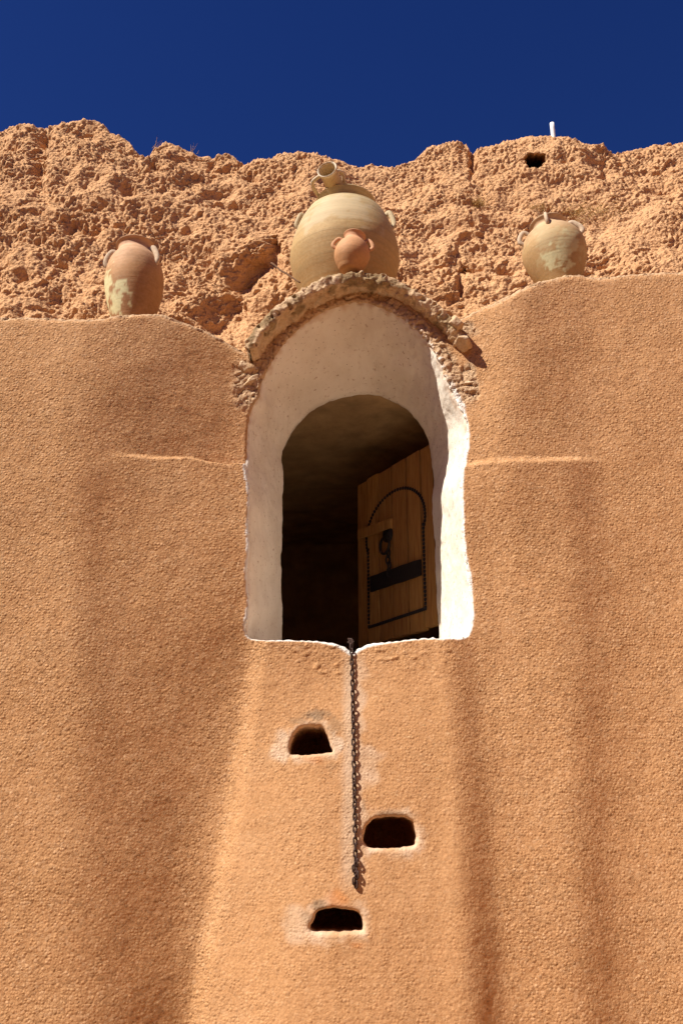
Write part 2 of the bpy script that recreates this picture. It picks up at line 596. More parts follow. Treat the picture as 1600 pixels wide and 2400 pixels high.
HOOD_PX = [(584, 822), (602, 786), (640, 745), (695, 704), (760, 670), (830, 651), (900, 658), (960, 685), (1010, 719),
           (1050, 753), (1082, 790), (1100, 822)]
HOOD_Y = -0.022
hood_path = catmull(poly_at(HOOD_PX, HOOD_Y), 16)
TOP_PX = [(-900, 760), (-300, 745), (0, 738), (95, 738), (200, 742), (270, 733), (330, 727), (380, 733), (460, 760),
          (520, 790), (560, 812)]
TOP_R_PX = [(1078, 742), (1130, 716), (1180, 692), (1240, 662), (1290, 648), (1335, 637), (1400, 644), (1450, 640), (1503, 634),
            (1700, 628), (2500, 640)]
# ---- relief of the hand-laid plaster (centimetres towards the viewer)
XN = [-700, 95, 200, 290, 400, 500, 575, 640, 1000, 1085, 1130, 1195, 1330, 1410, 1500, 2300]
YN = [550, 740, 900, 1075, 1300, 1600, 1900, 2250, 2700]
HN = [
    [1, 4, 4, .8, -5.5, -11.5, -15.0, -15.0, -12, -11, -8.5, -5, -9.0, -10.8, -10.5, -6],
    [1, 4, 4, .8, -5.5, -11.5, -15.0, -15.0, -12, -11, -8.5, -5, -9.0, -10.8, -10.5, -6],
    [1, 5.0, 5.4, 1.4, -6.4, -13.0, -16.4, -16.4, -12, -11, -8.5, -5, -9.6, -11.4, -11, -6],
    [1, 4.8, 5.4, 1.4, -6.8, -13.6, -17.2, -17.2, -12, -10.5, -8.5, -6, -9.2, -11.0, -11.0, -6],
    [1, 3.8, 4.0, -.8, -6.8, -11.8, -14.5, -14.5, -11, -10, -10, -8.6, -7.8, -10.4, -11.4, -6],
    [1, 3.8, 4.4, -.4, -5.8, -10.6, -12.8, -12.0, -7, -6.8, -8.4, -8.2, -7.2, -10.0, -11, -6],
    [1, 4, 4.4, .6, -4.4, -8.6, -10.2, -8.8, -3, -2.8, -4.8, -5.2, -4.4, -7.8, -9.4, -6],
    [1, 4, 4.2, .6, -4.0, -7.8, -9.2, -7.6, 0, 0.6, -1.6, -2.4, -2, -5.8, -7.6, -4],
    [1, 4, 4.2, .6, -4.0, -7.8, -9.2, -7.6, 1.5, 2.2, -.2, -1.4, -1, -5, -7, -3],
]
TX = np.arange(-1000, 2600.0, 2.0)
KER = np.exp(-0.5 * (np.arange(-40, 41) * 2.0 / 26.0) ** 2); KER /= KER.sum()
HT = [np.convolve(np.pad(herm(XN, r, TX), 40, mode='edge'), KER, 'valid') for r in HN]

def relief(X, Z):
    P0 = np.stack([X, np.zeros_like(X), Z], -1)
    px, py = project(P0)
    flat = np.stack([X.ravel(), np.zeros(X.size), Z.ravel()], 1)
    w1 = perlin(flat, 2.2, 5).reshape(X.shape)
    bend = np.maximum(py - 1500, 0) * 0.155 * sstep(260, 520, px) * (1 - sstep(620, 1000, px))
    pxw = px + 14 * w1 + bend
    rows = [np.interp(pxw, TX, r) for r in HT]
    h = herm(YN, rows, py) * 0.01 + 0.13
    h = h + 0.045 * (2.6 - Z)                                   # batter: the wall leans back as it rises
    # thick lower coat ending in a ledge beside the door
    wob = 6 * perlin(flat, 9, 9).reshape(X.shape) + 2.5 * perlin(flat, 30, 3).reshape(X.shape)
    yl = 1090 + np.where(px < 800, (575 - px) * 0.006 - 4, (px - 1090) * -0.03) + wob
    aL = 0.085 * sstep(240, 560, px) * (1 - sstep(590, 860, px))
    aR = 0.026 * (1 - sstep(1290, 1430, px)) * sstep(1000, 1070, px)
    h = h + aL * sstep(-9, 7, py - yl) * (1 - sstep(150, 640, py - yl))
    h = h + aR * sstep(-10, 10, py - yl) * (1 - sstep(40, 260, py - yl) * 0.7)
    # panel of plaster under the door, standing a little proud of the wall
    xl = 590 - np.maximum(py - 1500, 0) * 0.155 + 8 * w1
    xr = 1100 + np.maximum(py - 1500, 0) * 0.075 + 8 * w1
    pan = sstep(-6, 52, px - xl) * sstep(-15, 85, xr - px) * sstep(1470, 1500, py)
    h = h + pan * 0.028
    h = h + 0.065 * np.clip((py - 1480) / 900, 0, 1.3) * sstep(-20, 300, px - xl) * sstep(-60, 420, xr - px)
    h = h + 0.007 * fbm(flat, 2.2, 2, 21).reshape(X.shape)
    h = h + 0.0016 * fbm(flat, 9, 2, 33).reshape(X.shape)
    h = h + 0.0007 * fbm(flat, 34, 2, 41).reshape(X.shape)
    sand = 0.35 + 0.65 * sstep(-.35, .35, perlin(flat, 3.0, 45) + 0.5 * perlin(flat, 11, 46))
    h = h + (sand * (0.0008 * perlin(flat, 64, 47) + 0.0009 * perlin(flat, 95, 48))).reshape(X.shape)
    return h, px, py

def on_wall(pts):
    """outline points lying on the plaster surface itself"""
    P = poly_at(pts)
    for _ in range(3):
        h = relief(P[:, 0], P[:, 1])[0]
        P = np.array([at(x, y, -hh)[[0, 2]] for (x, y), hh in zip(pts, h)])
    return P
OPEN = catmull(on_wall(OPEN_PX), 5, True)
TREADS = [catmull(on_wall(p), 4, True) for p in TREAD_PX]
tl, tr = on_wall(TOP_PX), on_wall(TOP_R_PX)
mid = (hood_path + np.array([0, 0.022]))[(hood_path[:, 0] > tl[-1, 0] + 0.03) & (hood_path[:, 0] < tr[0, 0] - 0.03)]
top_curve = np.vstack([catmull(tl, 6), mid, catmull(tr, 6)])

def ztop(x):
    return np.interp(x, top_curve[:, 0], top_curve[:, 1])

STEP = 0.0052
xs = np.unique(np.round(np.r_[np.linspace(-3.2, -1.62, 60), np.arange(-1.62, 1.62, STEP), np.linspace(1.62, 3.2, 60)], 5))
zs = np.unique(np.round(np.r_[np.linspace(-0.1, 0.84, 36), np.arange(0.84, 4.25, STEP)], 5))
GX, GZ = np.meshgrid(xs, zs)
ny, nx = GX.shape
flatp = np.stack([GX.ravel(), np.zeros(GX.size), GZ.ravel()], 1)
rag = perlin(flatp, 45, 71).reshape(GX.shape)
rag2 = perlin(flatp, 14, 72).reshape(GX.shape)

def local_sdf(poly, pad):
    lo, hi = poly.min(0) - pad, poly.max(0) + pad
    S = np.full(GX.shape, 9.0)
    i0, i1 = np.searchsorted(xs, [lo[0], hi[0]]); j0, j1 = np.searchsorted(zs, [lo[1], hi[1]])
    S[j0:j1, i0:i1] = sdf(GX[j0:j1, i0:i1], GZ[j0:j1, i0:i1], poly)
    return S

s_open = local_sdf(OPEN, 0.5)
s_open = s_open + (0.004 + 0.004 * (GX > 0.3)) * rag + 0.003 * rag2
s_tr = [local_sdf(p, 0.3) + 0.0035 * rag + 0.003 * rag2 for p in TREADS]
slope = np.gradient(ztop(xs), xs)
s_top = (ztop(GX) - GZ) / np.sqrt(1 + np.minimum(slope[None, :] ** 2, 4)) + 0.005 * rag2 + 0.003 * rag
S_ALL = np.stack([s_open] + s_tr + [s_top])
S = S_ALL.min(0)
which = S_ALL.argmin(0)

H, PX, PY = relief(GX, GZ)
# rounded lips at the top of the wall, round the footholds and at the door
def lip(d, r):
    t = np.clip(1 - d / r, 0, 1)
    return r * (1 - np.sqrt(np.clip(1 - t * t, 0, 1)))
H -= 0.75 * lip(s_top, 0.05)
for st in s_tr:
    H -= lip(st, 0.015)
H -= 0.6 * lip(s_open, 0.012)

# fallen plaster at the springing of the arch: bare rubble
def blob(cx, cy, rx, ry):
    return np.sqrt(((PX - cx) / rx) ** 2 + ((PY - cy) / ry) ** 2)
n20 = perlin(flatp, 20, 81).reshape(GX.shape)
n50 = perlin(flatp, 55, 82).reshape(GX.shape)
bare = np.maximum.reduce([
    1 - sstep(0.65, 1.05, blob(580, 888, 48, 68) + 0.35 * n20),
    1 - sstep(0.65, 1.05, blob(1098, 898, 28, 56) + 0.35 * n20),
    1 - sstep(0.65, 1.05, blob(1086, 764, 36, 24) + 0.4 * n20) * 1.0,
    (1 - sstep(0.05, 0.08, s_open + 0.012 * n20)) * (1 - sstep(930, 955, PY)),
    1 - sstep(0.008, 0.03, s_top + 0.012 * n20),
])
sl_, jt_ = slabs(np.column_stack([flatp[:, 0] + 0.35 * flatp[:, 2], flatp[:, 2] * 1.5]) + 0.012 * np.stack([rag2.ravel(), rag.ravel()], 1), 15, 5)
sl_ = sl_.reshape(GX.shape); jt_ = sstep(0.0, 0.16, jt_).reshape(GX.shape)
n90 = fbm(flatp, 60, 3, 83).reshape(GX.shape)
H += bare * (0.010 * sl_ + 0.008 * jt_ - 0.007 + 0.004 * n50 + 0.005 * n90)
# drip grooves and scratches below the sill
scr = perlin(flatp * (1, 1, 2.2), 26, 91).reshape(GX.shape)
H += 0.004 * sstep(0.25, 0.5, scr) * sstep(1490, 1530, PY) * (1 - sstep(1560, 1640, PY)) * sstep(600, 700, PX) * (1 - sstep(1000, 1100, PX))

# masks for lime wash, pale patches, soot, rust
pale = np.zeros(GX.shape)
for st, (cx, cy) in zip(s_tr, ((705, 1745), (905, 1965), (775, 2175))):
    pale = np.maximum(pale, (0.55 + 0.6 * n20) * (1 - sstep(0.004, 0.045, st + 0.030 * rag2 + 0.014 * n50)))
pale = np.maximum(pale, 0.95 * (1 - sstep(0.6, 1.0, blob(788, 1752, 24, 26) + 0.25 * n20)))
pale = np.maximum(pale, 0.75 * (1 - sstep(0.4, 1.0, blob(665, 1755, 36, 45) + 0.4 * n20)))
pale = np.maximum(pale, 0.6 * (1 - sstep(0.4, 1.0, blob(700, 2150, 40, 60) + 0.4 * n20)))
run = np.abs(PX - (828 + 10 * rag2)) / (22 + 12 * rag2 + (PY - 1500) * 0.012)
pale = np.maximum(pale, 0.62 * (1 - sstep(0.5, 1.4, run)) * sstep(1520, 1580, PY) * (1 - sstep(2000, 2110, PY)))
pale = np.maximum(pale, 0.6 * (1 - sstep(0.5, 1.0, blob(860, 1790, 35, 60) + 0.5 * n20)))
pale = np.maximum(pale, 0.5 * (1 - sstep(0.004, 0.03, s_top + 0.01 * n20)))
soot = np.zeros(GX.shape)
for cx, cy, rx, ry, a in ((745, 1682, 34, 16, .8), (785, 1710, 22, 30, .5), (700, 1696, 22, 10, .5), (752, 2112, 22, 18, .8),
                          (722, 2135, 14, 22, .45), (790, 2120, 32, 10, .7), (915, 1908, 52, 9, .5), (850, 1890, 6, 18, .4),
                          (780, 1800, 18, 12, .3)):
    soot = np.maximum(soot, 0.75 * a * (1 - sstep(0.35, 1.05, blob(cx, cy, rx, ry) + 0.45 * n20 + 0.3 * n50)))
rust = np.zeros(GX.shape)
for cx, cy, rx, ry, a in ((788, 2095, 30, 30, .65), (740, 1785, 28, 14, .5), (835, 2195, 26, 10, .5), (1080, 1020, 10, 60, .4)):
    rust = np.maximum(rust, a * (1 - sstep(0.3, 1.0, blob(cx, cy, rx, ry) + 0.4 * n20)))
lw = 0.007 + 0.008 * rag2 + 0.010 * rag + 0.006 * n20 * (GX > 0.3)
jamb = sstep(1085, 1100, PY) * (1 - sstep(1478, 1490, PY)) + 0.45 * sstep(1485, 1494, PY)
jamb = np.where(PX > 1000, np.maximum(jamb, sstep(940, 960, PY)), jamb)
lime = (1 - sstep(-0.002, 0.004, s_open - lw * jamb - 0.010 * np.exp(-((PX - 825) / 70) ** 2) * (PY > 1480))) * (jamb > 0.02)
# slop of whitewash up the rubble on the sunny side of the arch
up_r = sstep(975, 1040, PX) * (1 - sstep(945, 960, PY)) * sstep(860, 930, PY)
lime = np.maximum(lime, up_r * (1 - sstep(0.016, 0.024, s_open + 0.008 * rag + 0.008 * n50)))
up_t = sstep(880, 960, PX) * (1 - sstep(860, 930, PY)) * (1 - sstep(0.006, 0.02, s_open + 0.012 * n50)) * sstep(-.1, .3, n50)
lime = np.maximum(lime, 0.75 * up_t)

# ---- trim the sheet to its outline
dSz, dSx = np.gradient(S, zs, xs)
gl = np.sqrt(dSx ** 2 + dSz ** 2) + 1e-9
inside = S < 0
VX, VZ = GX.copy(), GZ.copy()
mv = inside & (S > -0.03)
VX[mv] -= (S * dSx / gl / np.maximum(gl, 0.6))[mv]
VZ[mv] -= (S * dSz / gl / np.maximum(gl, 0.6))[mv]
V = np.stack([VX, -H, VZ], -1).reshape(-1, 3)
F = grid_faces(ny, nx)
ins = inside.ravel()
keep = ~(ins[F].all(1))
F = F[keep]
# border edges of the trimmed sheet
e = np.concatenate([F[:, [0, 1]], F[:, [1, 2]], F[:, [2, 3]], F[:, [3, 0]]])
key = np.sort(e, 1)
kk = key[:, 0].astype(np.int64) * (ny * nx) + key[:, 1]
_, inv, cnt = np.unique(kk, return_inverse=True, return_counts=True)
border = e[cnt[inv] == 1]
jj, ii = border // nx, border % nx
onrim = ((ii == 0).all(1)) | ((ii == nx - 1).all(1)) | ((jj == 0).all(1)) | ((jj == ny - 1).all(1))
border = border[~onrim]
bw = which.ravel()[border[:, 0]]
finish = sstep(-10, 70, PX - (590 - np.maximum(PY - 1500, 0) * 0.155)) * sstep(-20, 90, 1100 + np.maximum(PY - 1500, 0) * 0.075 - PX) * sstep(1510, 1620, PY + 25 * n20)
attr = {"finish": finish.ravel(), "pale": pale.ravel(), "bare": bare.ravel(), "soot": soot.ravel(), "rust": rust.ravel(), "lime": lime.ravel()}
attr = {k: np.clip(v, 0, 1) for k, v in attr.items()}

def extrude(edges, steps):
    """walls running back from border edges; steps: function(vertex array, k) -> new positions"""
    ids, inv = np.unique(edges, return_inverse=True)
    inv = inv.reshape(edges.shape)
    rings = [V[ids]]
    for st in steps:
        rings.append(st(rings[0]))
    n = len(ids)
    VV = np.vstack(rings)
    FF = []
    for k in range(len(rings) - 1):
        a, b = inv[:, 0] + k * n, inv[:, 1] + k * n
        FF.append(np.stack([b, a, a + n, b + n], 1))
    return VV, np.vstack(FF), ids, n

extraV, extraF, extraA = [], [], {k: [] for k in attr}
base_n = len(V)
def add_extra(VV, FF, ids, n, rings):
    global base_n
    extraV.append(VV); extraF.append(FF + base_n)
    for k in attr:
        extraA[k].append(np.tile(attr[k][ids], rings))
    base_n += len(VV)
def off(dy, dz=0.0, rough=0.0, seed=0):
    def f(v):
        o = v + np.array([0, dy, dz])
        if rough:
            o[:, 2] += rough * perlin(v, 25, seed)
            o[:, 1] += rough * perlin(v, 25, seed + 1)
        return o
    return f
VV, FF, ids, n = extrude(border[bw == 0], [off(0.02), off(0.07)])
add_extra(VV, FF, ids, n, 3)
VV, FF, ids, n = extrude(border[bw == 4], [off(0.02, 0.004, 0.012, 3), off(0.06, 0.006, 0.02, 5), off(0.15, 0.0, 0.03, 8),
                                           off(0.30, -0.01, 0.03, 9), off(0.62, -0.01)])
add_extra(VV, FF, ids, n, 6)
Vall = np.vstack([V] + extraV)
Fall = np.vstack([F] + extraF)
Aall = {k: np.r_[attr[k], np.concatenate(extraA[k])] for k in attr}
used = np.unique(Fall)
remap = np.full(len(Vall), -1); remap[used] = np.arange(len(used))
Fc = remap[Fall]
facade = build("house_facade", Vall[used], Fc[:, ::-1].copy() if False else Fc, M_CLAY,
               attrs={k: v[used] for k, v in Aall.items()})
tag(facade, "ochre mud plastered house front with an arched whitewashed upper doorway and three footholds", "building")

def surf_y(x, z):
    j = min(max(np.searchsorted(zs, z), 0), ny - 1); i = min(max(np.searchsorted(xs, x), 0), nx - 1)
    return -H[j, i]

# ---- footholds: each recess is its own part
for t in range(3):
    c = TREADS[t].mean(0)
    def ring(dy, sc, drop=0.0):
        def f(v):
            o = v.copy()
            o[:, 0] = c[0] + (v[:, 0] - c[0]) * sc
            o[:, 2] = c[1] + (v[:, 2] - c[1]) * sc + drop
            o[:, 1] = v[:, 1] + dy
            o += 0.004 * np.stack([perlin(o, 30, 5), perlin(o, 30, 6), perlin(o, 30, 7)], 1)
            return o
        return f
    VV, FF, ids, n = extrude(border[bw == 1 + t], [ring(0.015, 0.99), ring(0.06, 1.0), ring(0.14, 1.02, -.004), ring(0.26, 1.0, -.010),
                                                   ring(0.36, 0.85, -.016), ring(0.40, 0.4, -.016), ring(0.405, 0.0, -.016)])
    build("foothold", VV, FF, M_CLAY, facade, attrs={k: np.tile(attr[k][ids], 8) * (np.repeat(np.arange(8), n) < 3) for k in attr})

# ------------------------------------------------------------------ doorway lining (whitewashed reveal)
DEPTH = 0.50
BACK_PX = [(662, 1512), (664, 1450), (661, 1390), (660, 1320), (663, 1250), (664, 1180), (666, 1120), (662, 1075), (668, 1050),
           (690, 1008), (722, 972), (762, 948), (810, 932), (856, 928), (902, 936), (944, 958), (976, 990), (998, 1030),
           (1008, 1075), (1013, 1130), (1011, 1190), (1016, 1260), (1019, 1330), (1020, 1400), (1026, 1460), (1026, 1512)]
k0, k1 = 0, 38
front_jambs = OPEN[: k1 * 5 + 1]
lowL, lowR = front_jambs[0].copy(), front_jambs[-1].copy()
fr = np.vstack([[lowL[0], lowL[1] - 0.06], front_jambs, [lowR[0], lowR[1] - 0.06]])
bk = catmull(poly_at(BACK_PX, DEPTH), 6)
# match the two outlines corner for corner: sill, springing, crown
def split_at(path, keys):
    idx = [int(np.argmin(np.linalg.norm(path - k, axis=1))) for k in keys]
    return [path[a:b + 1] for a, b in zip(idx[:-1], idx[1:])]
fk = [fr[0]] + list(on_wall([(590, 955), (836, 705), (1076, 948)])) + [fr[-1]]
bkk = [bk[0], at(664, 1075, DEPTH)[[0, 2]], at(856, 928, DEPTH)[[0, 2]], at(1003, 1050, DEPTH)[[0, 2]], bk[-1]]
NS = [110, 130, 130, 110]
fpath = np.vstack([resample(s_, n_)[: None if q == 3 else -1] for q, (s_, n_) in enumerate(zip(split_at(fr, fk), NS))])
bpath = np.vstack([resample(s_, n_)[: None if q == 3 else -1] for q, (s_, n_) in enumerate(zip(split_at(bk, bkk), NS))])
ND = 70
tt = np.linspace(0, 1, ND)
rows = []
cen = np.array([0.03, 3.0])
for t in tt:
    p = fpath * (1 - t) + bpath * t
    y = 0.006 + (DEPTH - 0.006) * t
    rows.append(np.column_stack([p[:, 0], np.full(len(p), y), p[:, 1]]))
L = np.array(rows)
nP = L.shape[1]
# front edge follows the plaster surface of the wall
fy = np.array([surf_y(*p) for p in fpath])
fy = np.convolve(np.pad(fy, 6, mode='edge'), np.ones(13) / 13, 'valid')
L[:, :, 1] += (fy[None, :] + 0.004) * (1 - tt[:, None]) ** 1.2
dirs = np.gradient(np.vstack([fpath]), axis=0)
nrm = np.column_stack([dirs[:, 1], -dirs[:, 0]]); nrm /= np.linalg.norm(nrm, axis=1)[:, None] + 1e-9
sgn = np.sign(((cen - fpath) * nrm).sum(1)); sgn[sgn == 0] = 1
nrm *= np.sign(np.median(sgn))
Lf = L.reshape(-1, 3)
d = 0.004 + 0.006 * fbm(Lf, 7, 3, 51) + 0.0022 * fbm(Lf, 28, 3, 52)
T = np.repeat(tt, nP)
edge_rag = 0.008 * np.abs(perlin(Lf * (1, 0, 1), 30, 55)) + 0.003 * perlin(Lf * (1, 0, 1), 70, 56)
d -= lip(T * DEPTH, 0.008)
d += -0.010 * sstep(0.93, 1.0, T)
Lf[:, 0] += d * np.tile(nrm[:, 0], ND)
Lf[:, 2] += d * np.tile(nrm[:, 1], ND)
Lf[:, 1] += np.where(T < 0.02, edge_rag, 0) + np.where(T > 0.985, 0.010 * perlin(Lf * (1, 0, 1), 26, 58), 0)
wear = (1 - sstep(0.0, 0.06, T + 0.10 * perlin(Lf, 26, 61))) * (0.5 + 0.6 * perlin(Lf, 40, 62)) * (Lf[:, 2] > 3.2)
# a short return behind the back edge so that it has thickness
ret = Lf[-nP:].copy(); ret[:, 0] -= 0.05 * nrm[:, 0]; ret[:, 2] -= 0.05 * nrm[:, 1]; ret[:, 1] += 0.012
Lf = np.vstack([Lf, ret]); wear = np.r_[wear, np.zeros(nP)]
build("doorway_lining", Lf, grid_faces(ND + 1, nP), M_LIME, facade, attrs={"wear": np.clip(wear, 0, 1)})

# sill slab of the doorway, whitewashed, sagging to the notch where the chain hangs
sx = np.linspace(fpath[0, 0] + 0.004, fpath[-1, 0] - 0.004, 120)
sp_front = OPEN[k1 * 5:]
sp_front = sp_front[np.argsort(sp_front[:, 0])]
sz = np.interp(sx, sp_front[:, 0], sp_front[:, 1])
rowsS = []
for q, y in enumerate(np.linspace(0, 1, 30)):
    fy_s = np.array([surf_y(a, b - 0.01) for a, b in zip(sx, sz)]) + 0.012
    Yq = fy_s * (1 - y) + (DEPTH + 0.1) * y
    zq = sz * (1 - y) + (sz.max() - 0.02) * y - 0.008
    rowsS.append(np.column_stack([sx, Yq, zq + 0.002 * perlin(np.column_stack([sx, Yq, zq]), 20, 4)]))
SV = np.array(rowsS).reshape(-1, 3)
build("door_sill", SV, grid_faces(30, 120), M_LIME, facade, attrs={"wear": np.zeros(len(SV))})

# ------------------------------------------------------------------ dark store room behind the doorway
def room():
    x0, x1, y0, y1, zf, zsp = -1.0, 1.05, DEPTH + 0.02, 3.4, 2.18, 3.30
    cx = (x0 + x1) / 2
    prof = [(x0, zf), (x0, 2.7), (x0, zsp)]
    for a in np.linspace(np.pi, 0, 40)[1:-1]:
        prof.append((cx + (x1 - x0) / 2 * np.cos(a), zsp + 0.36 * np.sin(a)))
    prof += [(x1, zsp), (x1, 2.7), (x1, zf)]
    prof = np.array(prof)
    ys = np.linspace(y0, y1, 60)
    V_ = np.array([[(p[0], y, p[1]) for p in prof] for y in ys]).reshape(-1, 3)
    V_[:, 0] += 0.02 * perlin(V_, 3, 11); V_[:, 2] += 0.025 * perlin(V_, 4, 12) + 0.006 * perlin(V_, 18, 13)
    F_ = [tuple(f) for f in grid_faces(len(ys), len(prof))]
    m = len(prof); b0 = (len(ys) - 1) * m
    F_.append(tuple(b0 + k for k in range(m)))                       # back wall
    for j in range(len(ys) - 1):                                      # floor
        F_.append((j * m, (j + 1) * m, (j + 1) * m + m - 1, j * m + m - 1))
    build("store_room", V_, F_, M_ROOM, facade)
    # inner face of the front wall: a ring from the back edge of the lining out to beyond the room
    out = bpath + (bpath - np.array([0.03, 2.9])) * 3.0
    out[:, 0] = np.clip(out[:, 0], -1.12, 1.17)
    out[:, 1] = np.clip(out[:, 1], 2.0, 3.70)
    ring = np.vstack([np.column_stack([bpath[:, 0] - 0.03 * nrm[:, 0], np.full(nP, DEPTH + 0.018), bpath[:, 1] - 0.03 * nrm[:, 1]]),
                      np.column_stack([out[:, 0], np.full(nP, DEPTH + 0.03), out[:, 1]])])
    build("inner_wall", ring, grid_faces(2, nP), M_ROOM, facade)
room()

# ------------------------------------------------------------------ door leaf, standing open into the room
NEAR = np.array([0.455, DEPTH + 0.06, 0.0]); FAR = np.array([0.090, 1.22, 0.0])
DZ0, DZ1 = 2.46, 3.385
dv = FAR - NEAR; DW = np.linalg.norm(dv); du = dv / DW
dn = np.array([du[1], -du[0], 0.0])
if dn[0] > 0: dn = -dn               # face turned to the viewer and the room
door = empty("door", (0, 0, 0)); door.parent = facade
def door_pt(u, z, o=0.0):
    """u: 0 at the hinge to 1 at the far edge; o: metres proud of the face"""
    return NEAR + du * (u * DW) + dn * o + np.array([0, 0, z])
def door_bar(name, u0, z0, u1, z1, half, o0, o1, mat, rough=0.0, seed=0):
    n_ = 14
    vs = []
    for q in range(n_):
        t = q / (n_ - 1)
        u, z = u0 + (u1 - u0) * t, z0 + (z1 - z0) * t
        w = half * (1 + rough * perlin(np.array([[u * 3, z * 3, seed]]), 3, seed)[0])
        for dz_, oo in ((-w, o0), (-w, o1), (w, o1), (w, o0)):
            vs.append(door_pt(u, z + dz_, oo))
    fs = [tuple(f) for f in grid_faces(n_, 4, True)] + [(3, 2, 1, 0), tuple((n_ - 1) * 4 + k for k in range(4))]
    return build(name, vs, fs, mat, door, smooth=False)
cuts = [0.0, 0.155, 0.33, 0.52, 0.70, 0.86, 1.0]
rng = np.random.default_rng(3)
for a, b in zip(cuts[:-1], cuts[1:]):
    g = 0.008
    t_ = 0.03 + rng.uniform(-.002, .002)
    top = DZ1 + rng.uniform(-.008, .006); bot = DZ0 + rng.uniform(-.006, .006)
    vs = []
    for u in (a + g / DW, b - g / DW):
        for o in (-t_, rng.uniform(0, .003)):
            for z in (bot, top):
                vs.append(door_pt(u, z, o))
    build("plank", vs, [(0, 1, 3, 2), (4, 6, 7, 5), (0, 4, 5, 1), (2, 3, 7, 6), (0, 2, 6, 4), (1, 5, 7, 3)], M_WOOD, door, smooth=False)
door_bar("rail", 0.50, 3.06, 0.95, 3.085, 0.026, 0.004, 0.022, M_WOOD, 0.1, 2)
door_bar("iron_strap", 0.16, 2.765, 0.80, 2.78, 0.042, 0.004, 0.014, M_BLACK, 0.15, 4)
# knocker plate, ring and the short chain on it
def disc(u, z, r, o0, o1, n_=20):
    vs, fs = [], []
    for o in (o0, o1):
        for a in np.linspace(0, 2 * np.pi, n_, endpoint=False):
            vs.append(door_pt(u + r * np.cos(a) / DW, z + r * np.sin(a), o))
    fs = [tuple(f) for f in grid_faces(2, n_, True)] + [tuple(range(n_, 2 * n_))]
    return vs, fs
vs, fs = disc(0.56, 3.01, 0.042, 0.003, 0.016)
build("knocker_plate", vs, fs, M_BLACK, door)
ringp = np.array([door_pt(0.585 + 0.045 * np.cos(a) / DW, 2.955 + 0.045 * np.sin(a), 0.018) for a in np.linspace(0, 2 * np.pi, 28, endpoint=False)])
vs, fs = tube(ringp, 0.007, 8, True)
build("knocker_ring", vs, fs, M_BLACK, door)
for q in range(4):
    zc = 2.905 - q * 0.034
    pts = []
    for a in np.linspace(0, 2 * np.pi, 16, endpoint=False):
        pts.append(door_pt(0.545 + 0.01 * math.sin(q * 2) + (0.012 * np.cos(a) if q % 2 == 0 else 0.004 * np.cos(a)) / DW,
                           zc + 0.022 * np.sin(a), 0.014 + (0 if q % 2 == 0 else 0.009 * np.cos(a))))
    vs, fs = tube(pts, 0.005, 6, True)
    build("knocker_link", vs, fs, M_BLACK, door)
# nail studs in a keyhole outline
st_pts = []
for z in np.arange(2.56, 2.99, 0.020): st_pts += [(0.13, z), (0.84, z)]
for u in np.linspace(0.13, 0.84, 34): st_pts.append((u, 2.555))
for a in np.linspace(-0.35, np.pi + 0.35, 44): st_pts.append((0.485 + 0.40 * math.cos(a) * 0.95, 3.03 + 0.205 * math.sin(a)))
sv, sf = [], []
for (u, z) in st_pts:
    c = len(sv)
    for r_, o in ((0.0105, 0.002), (0.0075, 0.008), (0.0, 0.010)):
        for a in np.linspace(0, 2 * np.pi, 6, endpoint=False):
            sv.append(door_pt(u + r_ * math.cos(a) / DW, z + r_ * math.sin(a), o))
    for lv in range(2):
        for a in range(6):
            sf.append((c + lv * 6 + a, c + lv * 6 + (a + 1) % 6, c + lv * 6 + 6 + (a + 1) % 6, c + lv * 6 + 6 + a))
studs = build("nail_studs", sv, sf, M_BLACK, door)
studs["kind"] = "stuff"

# ------------------------------------------------------------------ rough hood over the arch
hp = resample(hood_path, 420)
hp = hp[: int(len(hp) * 0.955)]
NSEC = 72
Th = np.gradient(hp, axis=0); Th /= np.linalg.norm(Th, axis=1)[:, None]
Nh = np.column_stack([-Th[:, 1], Th[:, 0]])           # outward (up) normal in the wall plane
Nh *= np.sign(Nh[len(Nh) // 2, 1])
ang = np.linspace(0, 2 * np.pi, NSEC, endpoint=False)
ca, sa = np.cos(ang), np.sin(ang)
ex = 0.45
cr = np.sign(ca) * np.abs(ca) ** ex; cy_ = np.sign(sa) * np.abs(sa) ** ex
nh = len(hp)
u = np.linspace(0, 1, nh)
half_r = 0.028 + 0.003 * np.sin(u * 9) + 0.005 * np.exp(-((u - 0.42) / 0.2) ** 2)
endf = np.sqrt(np.clip(1 - np.clip(1 - u / 0.025, 0, 1) ** 2, 0.0, 1)) * 0.96 + 0.04
endf *= np.sqrt(np.clip(1 - np.clip(1 - (1 - u) / 0.02, 0, 1) ** 2, 0.0, 1)) * 0.9 + 0.1
HV = np.zeros((nh, NSEC, 3))
for i in range(nh):
    rr = (cr * half_r[i] - np.where(cr < 0, 0.020 * sstep(-.2, .9, cy_), 0)) * endf[i]
    HV[i, :, 0] = hp[i, 0] + Nh[i, 0] * rr
    HV[i, :, 2] = hp[i, 1] + Nh[i, 1] * rr
    front = HOOD_Y - 0.022 + 0.030 * sstep(0.72, 1.0, u[i])
    back = 0.16
    HV[i, :, 1] = (front + back) / 2 + cy_ * (back - front) / 2
Hf = HV.reshape(-1, 3)
secn = np.stack([Nh[:, None, 0] * ca[None], np.broadcast_to(sa[None], (nh, NSEC)), Nh[:, None, 1] * ca[None]], -1).reshape(-1, 3)
wl = worley(Hf, 17, 3)
disp = 0.011 * fbm(Hf, 9, 3, 101) + 0.009 * fbm(Hf, 30, 3, 102) + 0.008 * (0.5 - np.minimum(wl, 0.7))
pit = worley(Hf, 25, 9)
